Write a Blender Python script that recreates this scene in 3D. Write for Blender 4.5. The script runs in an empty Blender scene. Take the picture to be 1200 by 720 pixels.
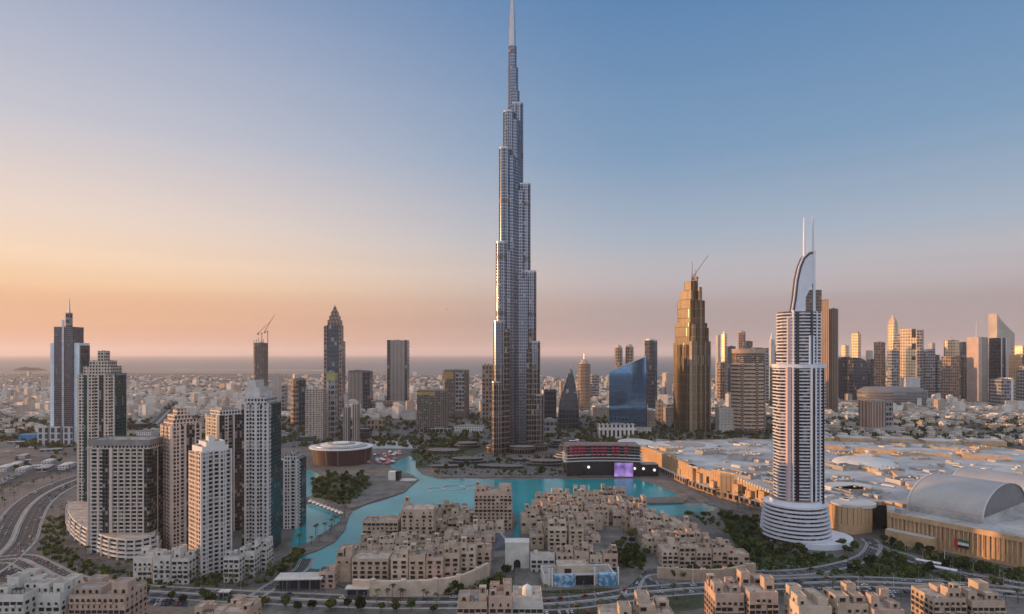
import bpy, math, random
from mathutils import Vector, Matrix
R = math.radians
rnd = random.Random(11)
SC = bpy.context.scene
COL = SC.collection

# ------------------------------------------------------------------ camera, world, sun, exposure
F = 730.0            # focal length in photo pixels (photo 1200 wide)
HZ = 415.0           # photo row of the sea horizon
CH = 180.0           # camera height in metres
cam = bpy.data.cameras.new('camera')
cam.sensor_width = 36.0
cam.lens = 36.0 * F / 1200.0
cam.shift_y = (HZ - 360.0) / 1200.0
cam.clip_start = 1.0
cam.clip_end = 200000.0
camo = bpy.data.objects.new('camera', cam)
COL.objects.link(camo)
camo.location = (0, 0, CH)
camo.rotation_euler = (R(90), 0, 0)
SC.camera = camo

SUN_AZ = R(84.0)     # measured from the view direction towards the left
SUN_EL = R(5.0)
SUN = Vector((-math.sin(SUN_AZ) * math.cos(SUN_EL), math.cos(SUN_AZ) * math.cos(SUN_EL), math.sin(SUN_EL)))

W = bpy.data.worlds.new('World')
SC.world = W
W.use_nodes = True
nt = W.node_tree
nt.nodes.clear()
def wn(t, **k):
    n = nt.nodes.new(t)
    for a, b in k.items():
        setattr(n, a, b)
    return n
out = wn('ShaderNodeOutputWorld')
bg = wn('ShaderNodeBackground')
sky = wn('ShaderNodeTexSky', sky_type='NISHITA')
sky.sun_disc = False
sky.sun_elevation = SUN_EL
sky.sun_rotation = math.atan2(SUN.x, SUN.y)
sky.altitude = 100
sky.air_density = 1.0
sky.dust_density = 2.0
sky.ozone_density = 2.0
geo = wn('ShaderNodeTexCoord')
sep = wn('ShaderNodeSeparateXYZ')
nt.links.new(geo.outputs['Generated'], sep.inputs[0])
def ramp(stops):
    n = wn('ShaderNodeValToRGB')
    cr = n.color_ramp
    while len(cr.elements) > 1:
        cr.elements.remove(cr.elements[-1])
    for i, (p, c) in enumerate(stops):
        e = cr.elements[0] if i == 0 else cr.elements.new(p)
        e.position = p
        e.color = (*[((v / 255) / 12.92 if v / 255 <= .04045 else ((v / 255 + .055) / 1.055) ** 2.4) for v in c], 1)
    return n
# evening air glow by elevation (sine of elevation): sunward side and far side
warm = ramp([(0.0, (214, 158, 128)), (.03, (230, 170, 128)), (.075, (240, 187, 144)), (.095, (248, 206, 162)), (.13, (252, 220, 188)), (.18, (242, 220, 204)), (.30, (202, 202, 212)), (.50, (146, 164, 198)), (.62, (190, 200, 222)), (.85, (206, 216, 234))])
cool = ramp([(0.0, (148, 140, 146)), (.03, (160, 149, 152)), (.075, (172, 160, 162)), (.105, (184, 177, 182)), (.14, (184, 185, 193)), (.18, (164, 180, 198)), (.30, (122, 158, 192)), (.50, (84, 132, 180)), (.62, (176, 194, 222)), (.85, (206, 216, 234))])  # high stops brightened to lift the ambient light
for n in (warm, cool):
    nt.links.new(sep.outputs['Z'], n.inputs[0])
dotn = wn('ShaderNodeVectorMath', operation='DOT_PRODUCT')
dotn.inputs[1].default_value = (-math.sin(R(62)), math.cos(R(62)), 0)
nt.links.new(geo.outputs['Generated'], dotn.inputs[0])
mr = wn('ShaderNodeMapRange', interpolation_type='SMOOTHSTEP')
mr.inputs[1].default_value = 0.22
mr.inputs[2].default_value = 0.99
nt.links.new(dotn.outputs['Value'], mr.inputs[0])
mixA = wn('ShaderNodeMixRGB')
nt.links.new(mr.outputs[0], mixA.inputs[0])
nt.links.new(cool.outputs[0], mixA.inputs[1])
nt.links.new(warm.outputs[0], mixA.inputs[2])
# unseen sky behind the viewer, brightened to light the facades
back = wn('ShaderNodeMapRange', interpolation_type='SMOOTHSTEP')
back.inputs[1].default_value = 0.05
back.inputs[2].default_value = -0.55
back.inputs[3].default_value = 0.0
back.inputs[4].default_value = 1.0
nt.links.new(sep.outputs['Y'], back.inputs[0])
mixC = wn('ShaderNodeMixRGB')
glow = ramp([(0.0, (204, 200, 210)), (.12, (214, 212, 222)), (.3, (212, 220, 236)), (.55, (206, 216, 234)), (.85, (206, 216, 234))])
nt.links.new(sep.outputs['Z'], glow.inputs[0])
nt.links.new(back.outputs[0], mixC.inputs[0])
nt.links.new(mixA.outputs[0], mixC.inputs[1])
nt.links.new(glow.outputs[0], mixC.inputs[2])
# very soft long streaks of evening haze
mp = wn('ShaderNodeMapping')
mp.inputs['Scale'].default_value = (1.0, 1.0, 26)
nz = wn('ShaderNodeTexNoise')
nz.inputs['Scale'].default_value = 1.6
nz.inputs['Detail'].default_value = 5
nt.links.new(geo.outputs['Generated'], mp.inputs[0])
nt.links.new(mp.outputs[0], nz.inputs['Vector'])
strk = wn('ShaderNodeMapRange')
strk.inputs[1].default_value = .3
strk.inputs[2].default_value = .7
strk.inputs[3].default_value = .975
strk.inputs[4].default_value = 1.025
nt.links.new(nz.outputs[0], strk.inputs[0])
low = wn('ShaderNodeMapRange', interpolation_type='SMOOTHSTEP')
for i_, v_ in enumerate((.02, .2, -.055, -.012)): low.inputs[i_ + 1].default_value = v_
nt.links.new(sep.outputs['Z'], low.inputs[0])
nt.links.new(low.outputs[0], strk.inputs[3])
pos_ = wn('ShaderNodeMath', operation='MULTIPLY')
pos_.inputs[1].default_value = -.9
nt.links.new(low.outputs[0], pos_.inputs[0])
nt.links.new(pos_.outputs[0], strk.inputs[4])
one = wn('ShaderNodeMath', operation='ADD')
one.inputs[1].default_value = 1.0
nt.links.new(strk.outputs[0], one.inputs[0])
mul = wn('ShaderNodeVectorMath', operation='SCALE')
SKY_GAIN = 7.6
gain = wn('ShaderNodeMath', operation='MULTIPLY')
gain.inputs[1].default_value = SKY_GAIN
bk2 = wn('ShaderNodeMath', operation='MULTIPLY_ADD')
bk2.inputs[1].default_value = .46  # extra gain on the unseen rear sky, added as fill light
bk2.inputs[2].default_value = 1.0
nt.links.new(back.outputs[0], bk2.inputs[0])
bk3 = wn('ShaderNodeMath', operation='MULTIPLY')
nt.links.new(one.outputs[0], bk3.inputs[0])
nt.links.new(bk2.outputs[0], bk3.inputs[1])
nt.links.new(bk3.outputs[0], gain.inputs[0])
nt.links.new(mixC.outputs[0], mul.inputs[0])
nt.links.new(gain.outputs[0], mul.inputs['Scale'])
mixB = wn('ShaderNodeMixRGB')
mixB.inputs[0].default_value = 0.94
nt.links.new(sky.outputs[0], mixB.inputs[1])
nt.links.new(mul.outputs[0], mixB.inputs[2])
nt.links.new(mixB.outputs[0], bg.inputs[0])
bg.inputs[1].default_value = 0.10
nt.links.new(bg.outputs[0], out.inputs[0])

sl = bpy.data.lights.new('sun', 'SUN')
sl.energy = 5.0
sl.angle = R(0.6)
sl.color = (1.0, 0.52, 0.22)
so = bpy.data.objects.new('sun', sl)
COL.objects.link(so)
so.location = (-300, 100, 600)
so.rotation_euler = SUN.to_track_quat('Z', 'Y').to_euler()

SC.render.engine = 'CYCLES'
SC.view_settings.view_transform = 'Standard'
SC.view_settings.look = 'None'
SC.view_settings.exposure = 0.4
SC.view_settings.gamma = 1.0
SC.view_settings.use_curve_mapping = False
cy = SC.cycles
cy.use_denoising = True
cy.max_bounces = 5
cy.diffuse_bounces = 2
cy.glossy_bounces = 3
cy.transmission_bounces = 2
cy.volume_bounces = 1
cy.use_adaptive_sampling = True
cy.adaptive_threshold = 0.01
cy.sample_clamp_indirect = 6.0
cy.caustics_reflective = False
cy.caustics_refractive = False

# ------------------------------------------------------------------ helpers
def G(px, py, z=0.0):
    Y = (CH - z) * F / (py - HZ)
    return ((px - 600.0) * Y / F, Y)
def PX(px, Y): return (px - 600.0) * Y / F
def HT(py, Y): return CH + (HZ - py) * Y / F
def YB(py): return CH * F / (py - HZ)

def tag(o, label=None, cat=None, group=None, kind=None):
    if label: o['label'] = label
    if cat: o['category'] = cat
    if group: o['group'] = group
    if kind: o['kind'] = kind
    return o
def empty(name, loc=(0, 0, 0), rot=0.0):
    o = bpy.data.objects.new(name, None)
    COL.objects.link(o)
    o.location = loc
    o.rotation_euler = (0, 0, rot)
    o.empty_display_size = 2
    return o
def place(name, mesh, parent=None, loc=(0, 0, 0), rot=0.0, scale=None):
    o = bpy.data.objects.new(name, mesh)
    COL.objects.link(o)
    o.location = loc
    o.rotation_euler = (0, 0, rot)
    if scale: o.scale = scale
    if parent: o.parent = parent
    return o
def kids(o): return list(o.children)
def copy_tree(o, parent=None):
    c = o.copy()
    COL.objects.link(c)
    c.parent = parent
    for ch in kids(o): copy_tree(ch, c)
    return c

def ccw(p):
    a = sum(p[i][0] * p[(i + 1) % len(p)][1] - p[(i + 1) % len(p)][0] * p[i][1] for i in range(len(p)))
    return list(p) if a > 0 else list(reversed(p))
def rect(cx, cy, w, d, rot=0.0):
    c, s = math.cos(rot), math.sin(rot)
    return [(cx + x * c - y * s, cy + x * s + y * c) for x, y in ((-w / 2, -d / 2), (w / 2, -d / 2), (w / 2, d / 2), (-w / 2, d / 2))]
def chamf(w, d, k, cx=0, cy=0):
    return [(cx - w/2 + k, cy - d/2), (cx + w/2 - k, cy - d/2), (cx + w/2, cy - d/2 + k), (cx + w/2, cy + d/2 - k),
            (cx + w/2 - k, cy + d/2), (cx - w/2 + k, cy + d/2), (cx - w/2, cy + d/2 - k), (cx - w/2, cy - d/2 + k)]
def circ(cx, cy, r, n=24, ry=None, a0=0.0, a1=2 * math.pi):
    ry = ry or r
    full = abs(a1 - a0 - 2 * math.pi) < 1e-6
    m = n if full else n + 1
    return [(cx + r * math.cos(a0 + (a1 - a0) * i / n), cy + ry * math.sin(a0 + (a1 - a0) * i / n)) for i in range(m)]
def stadium(th, r, hw, n=10):
    """a wing of a tower: from the axis out to a round nose at radius r, in direction th"""
    pts = [(-2.0, -hw)] + [(r + hw * math.cos(a), hw * math.sin(a)) for a in [(-math.pi / 2 + math.pi * i / n) for i in range(n + 1)]] + [(-2.0, hw)]
    c, s = math.cos(th), math.sin(th)
    return [(x * c - y * s, x * s + y * c) for x, y in pts]
def inside(p, poly):
    x, y = p
    r = False
    j = len(poly) - 1
    for i in range(len(poly)):
        xi, yi = poly[i]
        xj, yj = poly[j]
        if (yi > y) != (yj > y) and x < (xj - xi) * (y - yi) / (yj - yi) + xi: r = not r
        j = i
    return r

class MB:
    def __init__(s):
        s.v, s.f, s.m, s.uv = [], [], [], []
    def face(s, pts, m=0, uv=None):
        i = len(s.v)
        s.v += [tuple(p) for p in pts]
        s.f.append(tuple(range(i, i + len(pts))))
        s.m.append(m)
        s.uv += uv if uv else [(p[0], p[1]) for p in pts]
        return s
    def ring(s, A, B, m=0, u0=0.0, close=True):
        """quads between two rings of 3-d points with equal counts"""
        n = len(A)
        u = u0
        i0 = len(s.v)
        s.v += [tuple(p) for p in A] + [tuple(p) for p in B]
        for i in range(n if close else n - 1):
            j = (i + 1) % n
            L = math.dist(A[i][:2], A[j][:2]) or math.dist(B[i][:2], B[j][:2])
            s.f.append((i0 + i, i0 + j, i0 + n + j, i0 + n + i))
            s.m.append(m)
            s.uv += [(u, A[i][2]), (u + L, A[j][2]), (u + L, B[j][2]), (u, B[i][2])]
            u += L
        return s
    def prism(s, poly, z0, z1, m=0, mt=None, ztop=None, bottom=False):
        p = ccw(poly)
        n = len(p)
        A = [(x, y, z0) for x, y in p]
        B = [(x, y, z1 if ztop is None else ztop(x, y)) for x, y in p]
        s.ring(A, B, m)
        s.face(B, m if mt is None else mt)
        if bottom: s.face(list(reversed(A)), m if mt is None else mt)
        return s
    def box(s, x0, x1, y0, y1, z0, z1, m=0, mt=None):
        return s.prism([(x0, y0), (x1, y0), (x1, y1), (x0, y1)], z0, z1, m, mt, bottom=True)
    def obox(s, cx, cy, w, d, z0, z1, rot=0.0, m=0, mt=None):
        return s.prism(rect(cx, cy, w, d, rot), z0, z1, m, mt, bottom=True)
    def parapet(s, poly, z0, z1, ph=1.0, th=0.5, m=0, mr=1):
        """walls that rise ph above a roof at z1"""
        p = ccw(poly)
        cx = sum(q[0] for q in p) / len(p)
        cy = sum(q[1] for q in p) / len(p)
        q = []
        for x, y in p:
            dx, dy = x - cx, y - cy
            L = math.hypot(dx, dy) or 1
            q.append((x - dx / L * th * 1.3, y - dy / L * th * 1.3))
        zt = z1 + ph
        A = [(x, y, z0) for x, y in p]
        B = [(x, y, zt) for x, y in p]
        Ci = [(x, y, zt) for x, y in q]
        D = [(x, y, z1) for x, y in q]
        s.ring(A, B, m)
        s.ring(B, Ci, m)
        s.ring(Ci, D, m)
        s.face(D, mr)
        return s
    def loft(s, rings, m=0, cap=True, mc=None):
        for a, b in zip(rings[:-1], rings[1:]): s.ring(a, b, m)
        if cap: s.face(rings[-1], m if mc is None else mc)
        return s
    def tube(s, a, b, r0, r1=None, n=6, m=0):
        r1 = r0 if r1 is None else r1
        a, b = Vector(a), Vector(b)
        d = (b - a).normalized()
        u = d.orthogonal().normalized()
        w = d.cross(u)
        A = [a + (u * math.cos(t) + w * math.sin(t)) * r0 for t in [2 * math.pi * i / n for i in range(n)]]
        B = [b + (u * math.cos(t) + w * math.sin(t)) * r1 for t in [2 * math.pi * i / n for i in range(n)]]
        s.ring(A, B, m)
        s.face(B, m)
        s.face(list(reversed(A)), m)
        return s
    def dome(s, cx, cy, z, r, h, n=14, k=6, m=0, onion=0.0):
        rings = []
        for i in range(k):
            t = math.pi / 2 * i / k
            rr = r * math.cos(t) * (1 + onion * math.sin(2 * t))
            rings.append([(cx + rr * math.cos(a), cy + rr * math.sin(a), z + h * math.sin(t)) for a in [2 * math.pi * j / n for j in range(n)]])
        rings.append([(cx + r * .02 * math.cos(a), cy + r * .02 * math.sin(a), z + h * 1.02) for a in [2 * math.pi * j / n for j in range(n)]])
        return s.loft(rings, m)
    def mesh(s, name, mats, smooth=None):
        me = bpy.data.meshes.new(name)
        me.from_pydata(s.v, [], s.f)
        for mt in (mats if isinstance(mats, (list, tuple)) else [mats]): me.materials.append(mt)
        me.polygons.foreach_set('material_index', s.m)
        ul = me.uv_layers.new(name='UVMap')
        ul.data.foreach_set('uv', [c for p in s.uv for c in p])
        if smooth:
            me.polygons.foreach_set('use_smooth', [True] * len(me.polygons))
            me.update()
            me.set_sharp_from_angle(angle=R(smooth))
        me.update()
        return me
    def build(s, name, mats, parent=None, loc=(0, 0, 0), rot=0.0, smooth=None):
        return place(name, s.mesh(name, mats, smooth), parent, loc, rot)

# ------------------------------------------------------------------ materials
class Nodes:
    def __init__(s, name):
        s.mat = bpy.data.materials.new(name)
        s.mat.use_nodes = True
        s.t = s.mat.node_tree
        s.p = s.t.nodes['Principled BSDF']
    def n(s, t, **k):
        x = s.t.nodes.new(t)
        for a, b in k.items(): setattr(x, a, b)
        return x
    def put(s, sock, v):
        if isinstance(v, bpy.types.NodeSocket): s.t.links.new(v, sock)
        elif isinstance(v, (tuple, list)) and len(v) == 3 and sock.type == 'RGBA': sock.default_value = (*v, 1)
        else: sock.default_value = v
    def math(s, op, a, b=None, c=None):
        x = s.n('ShaderNodeMath', operation=op)
        s.put(x.inputs[0], a)
        if b is not None: s.put(x.inputs[1], b)
        if c is not None: s.put(x.inputs[2], c)
        return x.outputs[0]
    def mix(s, f, a, b, bt='MIX'):
        x = s.n('ShaderNodeMixRGB', blend_type=bt)
        s.put(x.inputs[0], f)
        s.put(x.inputs[1], a)
        s.put(x.inputs[2], b)
        return x.outputs[0]
    def mapr(s, v, a, b, c, d):
        x = s.n('ShaderNodeMapRange')
        s.put(x.inputs[0], v)
        for i, q in enumerate((a, b, c, d)): x.inputs[i + 1].default_value = q
        return x.outputs[0]
    def noise(s, scale, detail=3, vec=None, co='Object'):
        if vec is None: vec = s.n('ShaderNodeTexCoord').outputs[co]
        x = s.n('ShaderNodeTexNoise')
        x.inputs['Scale'].default_value = scale
        x.inputs['Detail'].default_value = detail
        s.t.links.new(vec, x.inputs['Vector'])
        return x.outputs[0]
    def scale(s, col, f):
        x = s.n('ShaderNodeVectorMath', operation='SCALE')
        s.put(x.inputs[0], col)
        s.put(x.inputs['Scale'], f)
        return x.outputs[0]
    def set(s, **k):
        for a, b in k.items(): s.put(s.p.inputs[a.replace('_', ' ')], b)
        return s

def plain(name, col, rough=.8, metal=0.0, amp=.18, sc=.15, spec=None, glob=False):
    N = Nodes(name)
    v = None
    if glob: v = N.n('ShaderNodeNewGeometry').outputs['Position']
    a = N.noise(sc, 4, v)
    b = N.noise(sc * 9, 3, v)
    f = N.math('ADD', N.mapr(a, .3, .7, 1 - amp, 1 + amp), N.mapr(b, .3, .7, -amp * .5, amp * .5))
    N.set(Base_Color=N.scale(N.mix(0.0, col, col), f), Roughness=rough, Metallic=metal)
    if spec is not None: N.set(Specular_IOR_Level=spec)
    return N.mat

def facade(name, wall, glass, fh=3.6, bw=3.2, wx=.7, wy=.6, gr=.12, wr=.75, gm=0.0, wm=0.0, var=.6, curtain=(.25, .23, .2), cur=.12, dirt=.15, lit=0.0, bump=.0, tint=.15):
    """window grid on the wall's own metres (UV): part of the wall's surface"""
    N = Nodes(name)
    uv = N.n('ShaderNodeUVMap').outputs[0]
    s = N.n('ShaderNodeSeparateXYZ')
    N.t.links.new(uv, s.inputs[0])
    U = N.math('DIVIDE', s.outputs[0], bw)
    V = N.math('DIVIDE', s.outputs[1], fh)
    fu, fv = N.math('FRACT', U), N.math('FRACT', V)
    mu = N.math('LESS_THAN', N.math('ABSOLUTE', N.math('SUBTRACT', fu, .5)), wx / 2)
    mv = N.math('LESS_THAN', N.math('ABSOLUTE', N.math('SUBTRACT', fv, .5)), wy / 2)
    nz_ = N.n('ShaderNodeSeparateXYZ')
    N.t.links.new(N.n('ShaderNodeNewGeometry').outputs['Normal'], nz_.inputs[0])
    vert = N.math('LESS_THAN', N.math('ABSOLUTE', nz_.outputs[2]), .7)
    mask = N.math('MULTIPLY', N.math('MULTIPLY', mu, mv), vert)
    cid = N.n('ShaderNodeCombineXYZ')
    N.t.links.new(N.math('FLOOR', U), cid.inputs[0])
    N.t.links.new(N.math('FLOOR', V), cid.inputs[1])
    wn_ = N.n('ShaderNodeTexWhiteNoise', noise_dimensions='3D')
    N.t.links.new(cid.outputs[0], wn_.inputs['Vector'])
    r = wn_.outputs['Value']
    gcol = N.scale(N.mix(0.0, glass, glass), N.mapr(r, 0, 1, 1 - var, 1 + var))
    gcol = N.mix(N.math('GREATER_THAN', r, 1 - cur), gcol, curtain)
    big = N.noise(.03, 4)
    st = N.noise(.35, 3)
    dv = N.math('MULTIPLY', N.mapr(big, .3, .7, 1 - dirt, 1 + dirt), N.mapr(st, .3, .7, 1 - dirt * .6, 1 + dirt * .6))
    wcol = N.scale(N.mix(0.0, wall, wall), dv)
    N.set(Base_Color=N.mix(mask, wcol, gcol), Roughness=N.mapr(mask, 0, 1, wr, gr), Metallic=N.mapr(mask, 0, 1, wm, gm))
    if bump:
        b = N.n('ShaderNodeBump', invert=True)
        b.inputs['Distance'].default_value = bump
        b.inputs['Strength'].default_value = .8
        N.t.links.new(mask, b.inputs['Height'])
        N.t.links.new(b.outputs[0], N.p.inputs['Normal'])
    return N.mat

M = {}
M['sand_a'] = plain('sand_render', (.42, .32, .24), .9)
M['sand_b'] = plain('pink_render', (.43, .31, .24), .9)
M['sand_c'] = plain('cream_render', (.50, .40, .31), .9)
M['sand_d'] = plain('ochre_render', (.38, .285, .205), .9)
M['roof_sand'] = plain('flat_roof_screed', (.40, .325, .265), .95, amp=.35, sc=.2)
M['roof_grey'] = plain('grey_roof_felt', (.27, .245, .22), .95, amp=.3, sc=.1)
M['white'] = plain('white_render', (.62, .60, .57), .8, amp=.1)
M['offwhite'] = plain('off_white_stone', (.50, .48, .44), .85, amp=.15)
M['timber'] = plain('dark_timber', (.04, .028, .02), .8)
M['dark'] = plain('dark_opening', (.010, .0095, .009), .6)
M['glass'] = plain('window_glass', (.02, .023, .026), .12, amp=.3)
M['steel'] = plain('steel', (.45, .46, .48), .4, metal=.8)
M['rust'] = plain('painted_crane_steel', (.35, .12, .06), .6)
M['black'] = plain('black_panel', (.012, .012, .014), .35)
M['concrete'] = plain('concrete', (.30, .285, .265), .9)
M['dconcrete'] = plain('dark_concrete', (.14, .13, .125), .9)
M['paving'] = plain('paving', (.125, .113, .10), .9, amp=.45, sc=.06, glob=True)
M['dark_paving'] = plain('dark_granite_paving', (.095, .095, .095), .85, amp=.5, sc=.08, glob=True)
M['bark'] = plain('bark', (.09, .065, .045), .95)
M['asphalt'] = plain('asphalt', (.034, .038, .042), .9, amp=.3, sc=.04, glob=True)
M['line'] = plain('road_paint', (.55, .54, .5), .7)
M['kerb'] = plain('kerb_stone', (.27, .26, .245), .9)
def leafmat(name, c, spread=.6):
    N = Nodes(name)
    oi = N.n('ShaderNodeObjectInfo').outputs['Random']
    a = N.noise(.5, 2)
    f = N.math('MULTIPLY', N.mapr(a, .3, .7, .55, 1.5), N.mapr(oi, 0, 1, 1 - spread, 1 + spread))
    N.set(Base_Color=N.scale(N.mix(oi, c, (c[0] * 1.35, c[1] * 1.05, c[2] * .8)), f), Roughness=.85, Specular_IOR_Level=.15)
    return N.mat
M['leaf_a'] = leafmat('leaves_dark', (.03, .056, .018))
M['leaf_b'] = leafmat('leaves_olive', (.05, .068, .024))
M['leaf_c'] = leafmat('leaves_palm', (.045, .06, .028))
def groundmat():
    N = Nodes('sandy_ground')
    pos = N.n('ShaderNodeNewGeometry').outputs['Position']
    a = N.noise(.0035, 6, pos)
    b = N.noise(.03, 5, pos)
    c = N.noise(.25, 4, pos)
    col = N.mix(N.mapr(a, .4, .62, 0, 1), (.14, .127, .113), (.066, .065, .064))
    col = N.mix(N.mapr(b, .5, .66, 0, .75), col, (.045, .047, .043))
    col = N.scale(col, N.mapr(c, .3, .7, .75, 1.25))
    N.set(Base_Color=col, Roughness=.95)
    return N.mat
M['ground'] = groundmat()
def lakemat():
    N = Nodes('turquoise_lake_water')
    pos = N.n('ShaderNodeNewGeometry').outputs['Position']
    a = N.noise(.012, 4, pos)
    col = N.mix(N.mapr(a, .3, .7, 0, 1), (.006, .18, .215), (.014, .27, .295))
    b = N.n('ShaderNodeBump')
    b.inputs['Strength'].default_value = .35
    b.inputs['Distance'].default_value = .4
    N.t.links.new(N.noise(.22, 5, pos), b.inputs['Height'])
    N.t.links.new(b.outputs[0], N.p.inputs['Normal'])
    N.set(Base_Color=col, Roughness=.13, IOR=1.33, Specular_IOR_Level=.32)
    return N.mat
M['lake'] = lakemat()
def seamat():
    N = Nodes('sea_water')
    pos = N.n('ShaderNodeNewGeometry').outputs['Position']
    b = N.n('ShaderNodeBump')
    b.inputs['Strength'].default_value = .6
    b.inputs['Distance'].default_value = 2.0
    N.t.links.new(N.noise(.02, 4, pos), b.inputs['Height'])
    N.t.links.new(b.outputs[0], N.p.inputs['Normal'])
    N.set(Base_Color=(.02, .045, .055), Roughness=.35, IOR=1.33)
    return N.mat
M['sea'] = seamat()

# ------------------------------------------------------------------ setting: ground, sea, lake, roads
def sheet(name, poly, z, mat, label=None, cat=None):
    o = MB().face([(x, y, z) for x, y in ccw(poly)]).build(name, mat)
    return tag(o, label, cat, kind='structure')
def slab(name, poly, z0, z1, mats, label=None, cat=None):
    o = MB().prism(poly, z0, z1, 0, 1 if isinstance(mats, list) else None).build(name, mats)
    return tag(o, label, cat, kind='structure')
sheet('ground', [(-60000, -3000), (60000, -3000), (60000, 90000), (-60000, 90000)], 0, M['ground'], 'pale sandy city ground reaching to the coast', 'ground')
coast = [(-60000, 5600), (-4500, 5500), (-3800, 5900), (-2700, 5700), (-1500, 5500), (-300, 5000), (700, 4700), (1500, 5300), (3200, 5600), (5000, 6200), (60000, 9000)]
sheet('sea', coast + [(60000, 89500), (-60000, 89500)], .3, M['sea'], 'hazy grey sea beyond the low city', 'sea')
sheet('sand_spit', [(-4300, 6900), (-1500, 6500), (-900, 6700), (-1600, 6900), (-3900, 7300)], .8, plain('beach_sand', (.36, .3, .24), .95), 'thin pale sand spit in the sea', 'beach')

lake_px = [(340, 664), (349, 654), (368, 648), (390, 638), (401, 626), (408, 608), (413, 600), (430, 592), (455, 585), (474, 578), (483, 570), (492, 563), (484, 557), (468, 552), (457, 547), (463, 542), (471, 538), (480, 534), (487, 540), (487, 549), (496, 557), (515, 562), (545, 561), (600, 563), (650, 561), (700, 562), (745, 561), (770, 569), (792, 579), (806, 585), (800, 592), (760, 598), (735, 612), (660, 640), (560, 660), (420, 668), (380, 668)]
lake = [G(*p) for p in lake_px]
sheet('lake', lake, .06, M['lake'], 'turquoise lake winding round the old quarter', 'lake')
pool = [G(*p) for p in [(764, 597), (790, 590.5), (832, 590), (842, 594), (836, 599), (812, 602), (790, 605), (774, 605)]]
sheet('pool_water', pool, .1, M['lake'], 'bright turquoise pool beside the garden', 'pool')
lagoon = [G(*p) for p in [(352, 592), (366, 591), (382, 597), (401, 606), (396, 613), (380, 624), (362, 636), (340, 642)]]
sheet('lagoon_water', lagoon, .08, M['lake'], 'turquoise lagoon below the park beside the apartment towers', 'lagoon')
lagoon2 = [G(*p) for p in [(345, 552), (364, 551), (374, 556), (374, 570), (364, 582), (345, 584)]]
sheet('lagoon_water', lagoon2, .08, M['lake'], 'small turquoise inlet behind the park', 'lagoon')

def offset_strip(pts, w0, w1):
    """polygon between offsets w0 and w1 of an open line"""
    Lf, Rt = [], []
    n = len(pts)
    for i in range(n):
        a = Vector(pts[max(0, i - 1)])
        b = Vector(pts[min(n - 1, i + 1)])
        d = (b - a).normalized()
        nrm = Vector((-d.y, d.x))
        p = Vector(pts[i])
        Lf.append(p + nrm * w0)
        Rt.append(p + nrm * w1)
    return Lf, Rt
def smooth_line(pts, k=6):
    out_ = []
    P = [Vector(p) for p in pts]
    P = [P[0] * 2 - P[1]] + P + [P[-1] * 2 - P[-2]]
    for i in range(1, len(P) - 2):
        for j in range(k):
            t = j / k
            a, b, c, d = P[i - 1], P[i], P[i + 1], P[i + 2]
            out_.append(.5 * ((2 * b) + (c - a) * t + (2 * a - 5 * b + 4 * c - d) * t * t + (3 * b - a - 3 * c + d) * t ** 3))
    out_.append(P[-2])
    return out_
ROADS = []
def strip_mb(mb, pts, w0, w1, z, m=0, z0=None):
    Lf, Rt = offset_strip(pts, w0, w1)
    for i in range(len(pts) - 1):
        mb.face([(*Rt[i], z), (*Rt[i + 1], z), (*Lf[i + 1], z), (*Lf[i], z)] if w0 > w1 else [(*Lf[i], z), (*Lf[i + 1], z), (*Rt[i + 1], z), (*Rt[i], z)], m)
        if z0 is not None:
            mb.face([(*Rt[i], z0), (*Rt[i + 1], z0), (*Rt[i + 1], z), (*Rt[i], z)], m)
            mb.face([(*Lf[i + 1], z0), (*Lf[i], z0), (*Lf[i], z), (*Lf[i + 1], z)], m)
def road(label, px, width, z, median=0.0, dash=True, world=False, kerb=True):
    pts = smooth_line(px if world else [G(*p) for p in px])
    mb = MB()
    strip_mb(mb, pts, width / 2, -width / 2, z)
    tag(mb.build('road', M['asphalt']), label, 'road', kind='structure')
    ROADS.append((pts, width / 2))
    if kerb:
        k = MB()
        for s in (1, -1): strip_mb(k, pts, s * (width / 2 + 1.6), s * (width / 2 + .05), z + .14, 0, 0)
        if median: strip_mb(k, pts, median / 2, -median / 2, z + .3, 0, 0)
        tag(k.build('kerb', M['kerb']), 'pale kerb and footway of the ' + label, 'kerb', kind='structure')
    mk = MB()
    for s in (1, -1):
        strip_mb(mk, pts, s * (width / 2 - .5), s * (width / 2 - .9), z + .02)
        if median: strip_mb(mk, pts, s * (median / 2 + 1.0), s * (median / 2 + .6), z + .02)
    if dash:
        lanes = [s * (median / 2 + (width / 2 - median / 2) * t) for s in (1, -1) for t in (.36, .68)] if median else [-width / 4, 0, width / 4]
        for q in lanes:
            Lf, Rt = offset_strip(pts, q + .12, q - .12)
            for i in range(len(pts) - 1):
                a0, a1, b0, b1 = Rt[i], Rt[i + 1], Lf[i], Lf[i + 1]
                nd = max(1, int((a1 - a0).length / 9))
                for j in range(nd):
                    t0, t1 = j / nd, (j + .4) / nd
                    mk.face([(*a0.lerp(a1, t0), z + .02), (*a0.lerp(a1, t1), z + .02), (*b0.lerp(b1, t1), z + .02), (*b0.lerp(b1, t0), z + .02)])
    tag(mk.build('road_markings', M['line']), 'white lane lines of the ' + label, 'markings', kind='structure')
    return pts
hw = road('wide curved highway west of the apartment towers', [(-60, 690), (-20, 665), (8, 642), (17, 628), (22, 615), (33, 596), (47, 583), (62, 574), (82, 565), (110, 556), (150, 549), (210, 540), (300, 528), (420, 511), (560, 500)], 38, .05, median=3)
bl = road('boulevard along the foot of the old quarter', [(-40, 662), (20, 655), (45, 664), (80, 680), (150, 691), (240, 697), (340, 702), (450, 706), (560, 706), (640, 708), (700, 703), (760, 694), (840, 688), (930, 684), (1010, 682), (1100, 686), (1200, 695), (1290, 705)], 21, .08, median=2.5)
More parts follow.
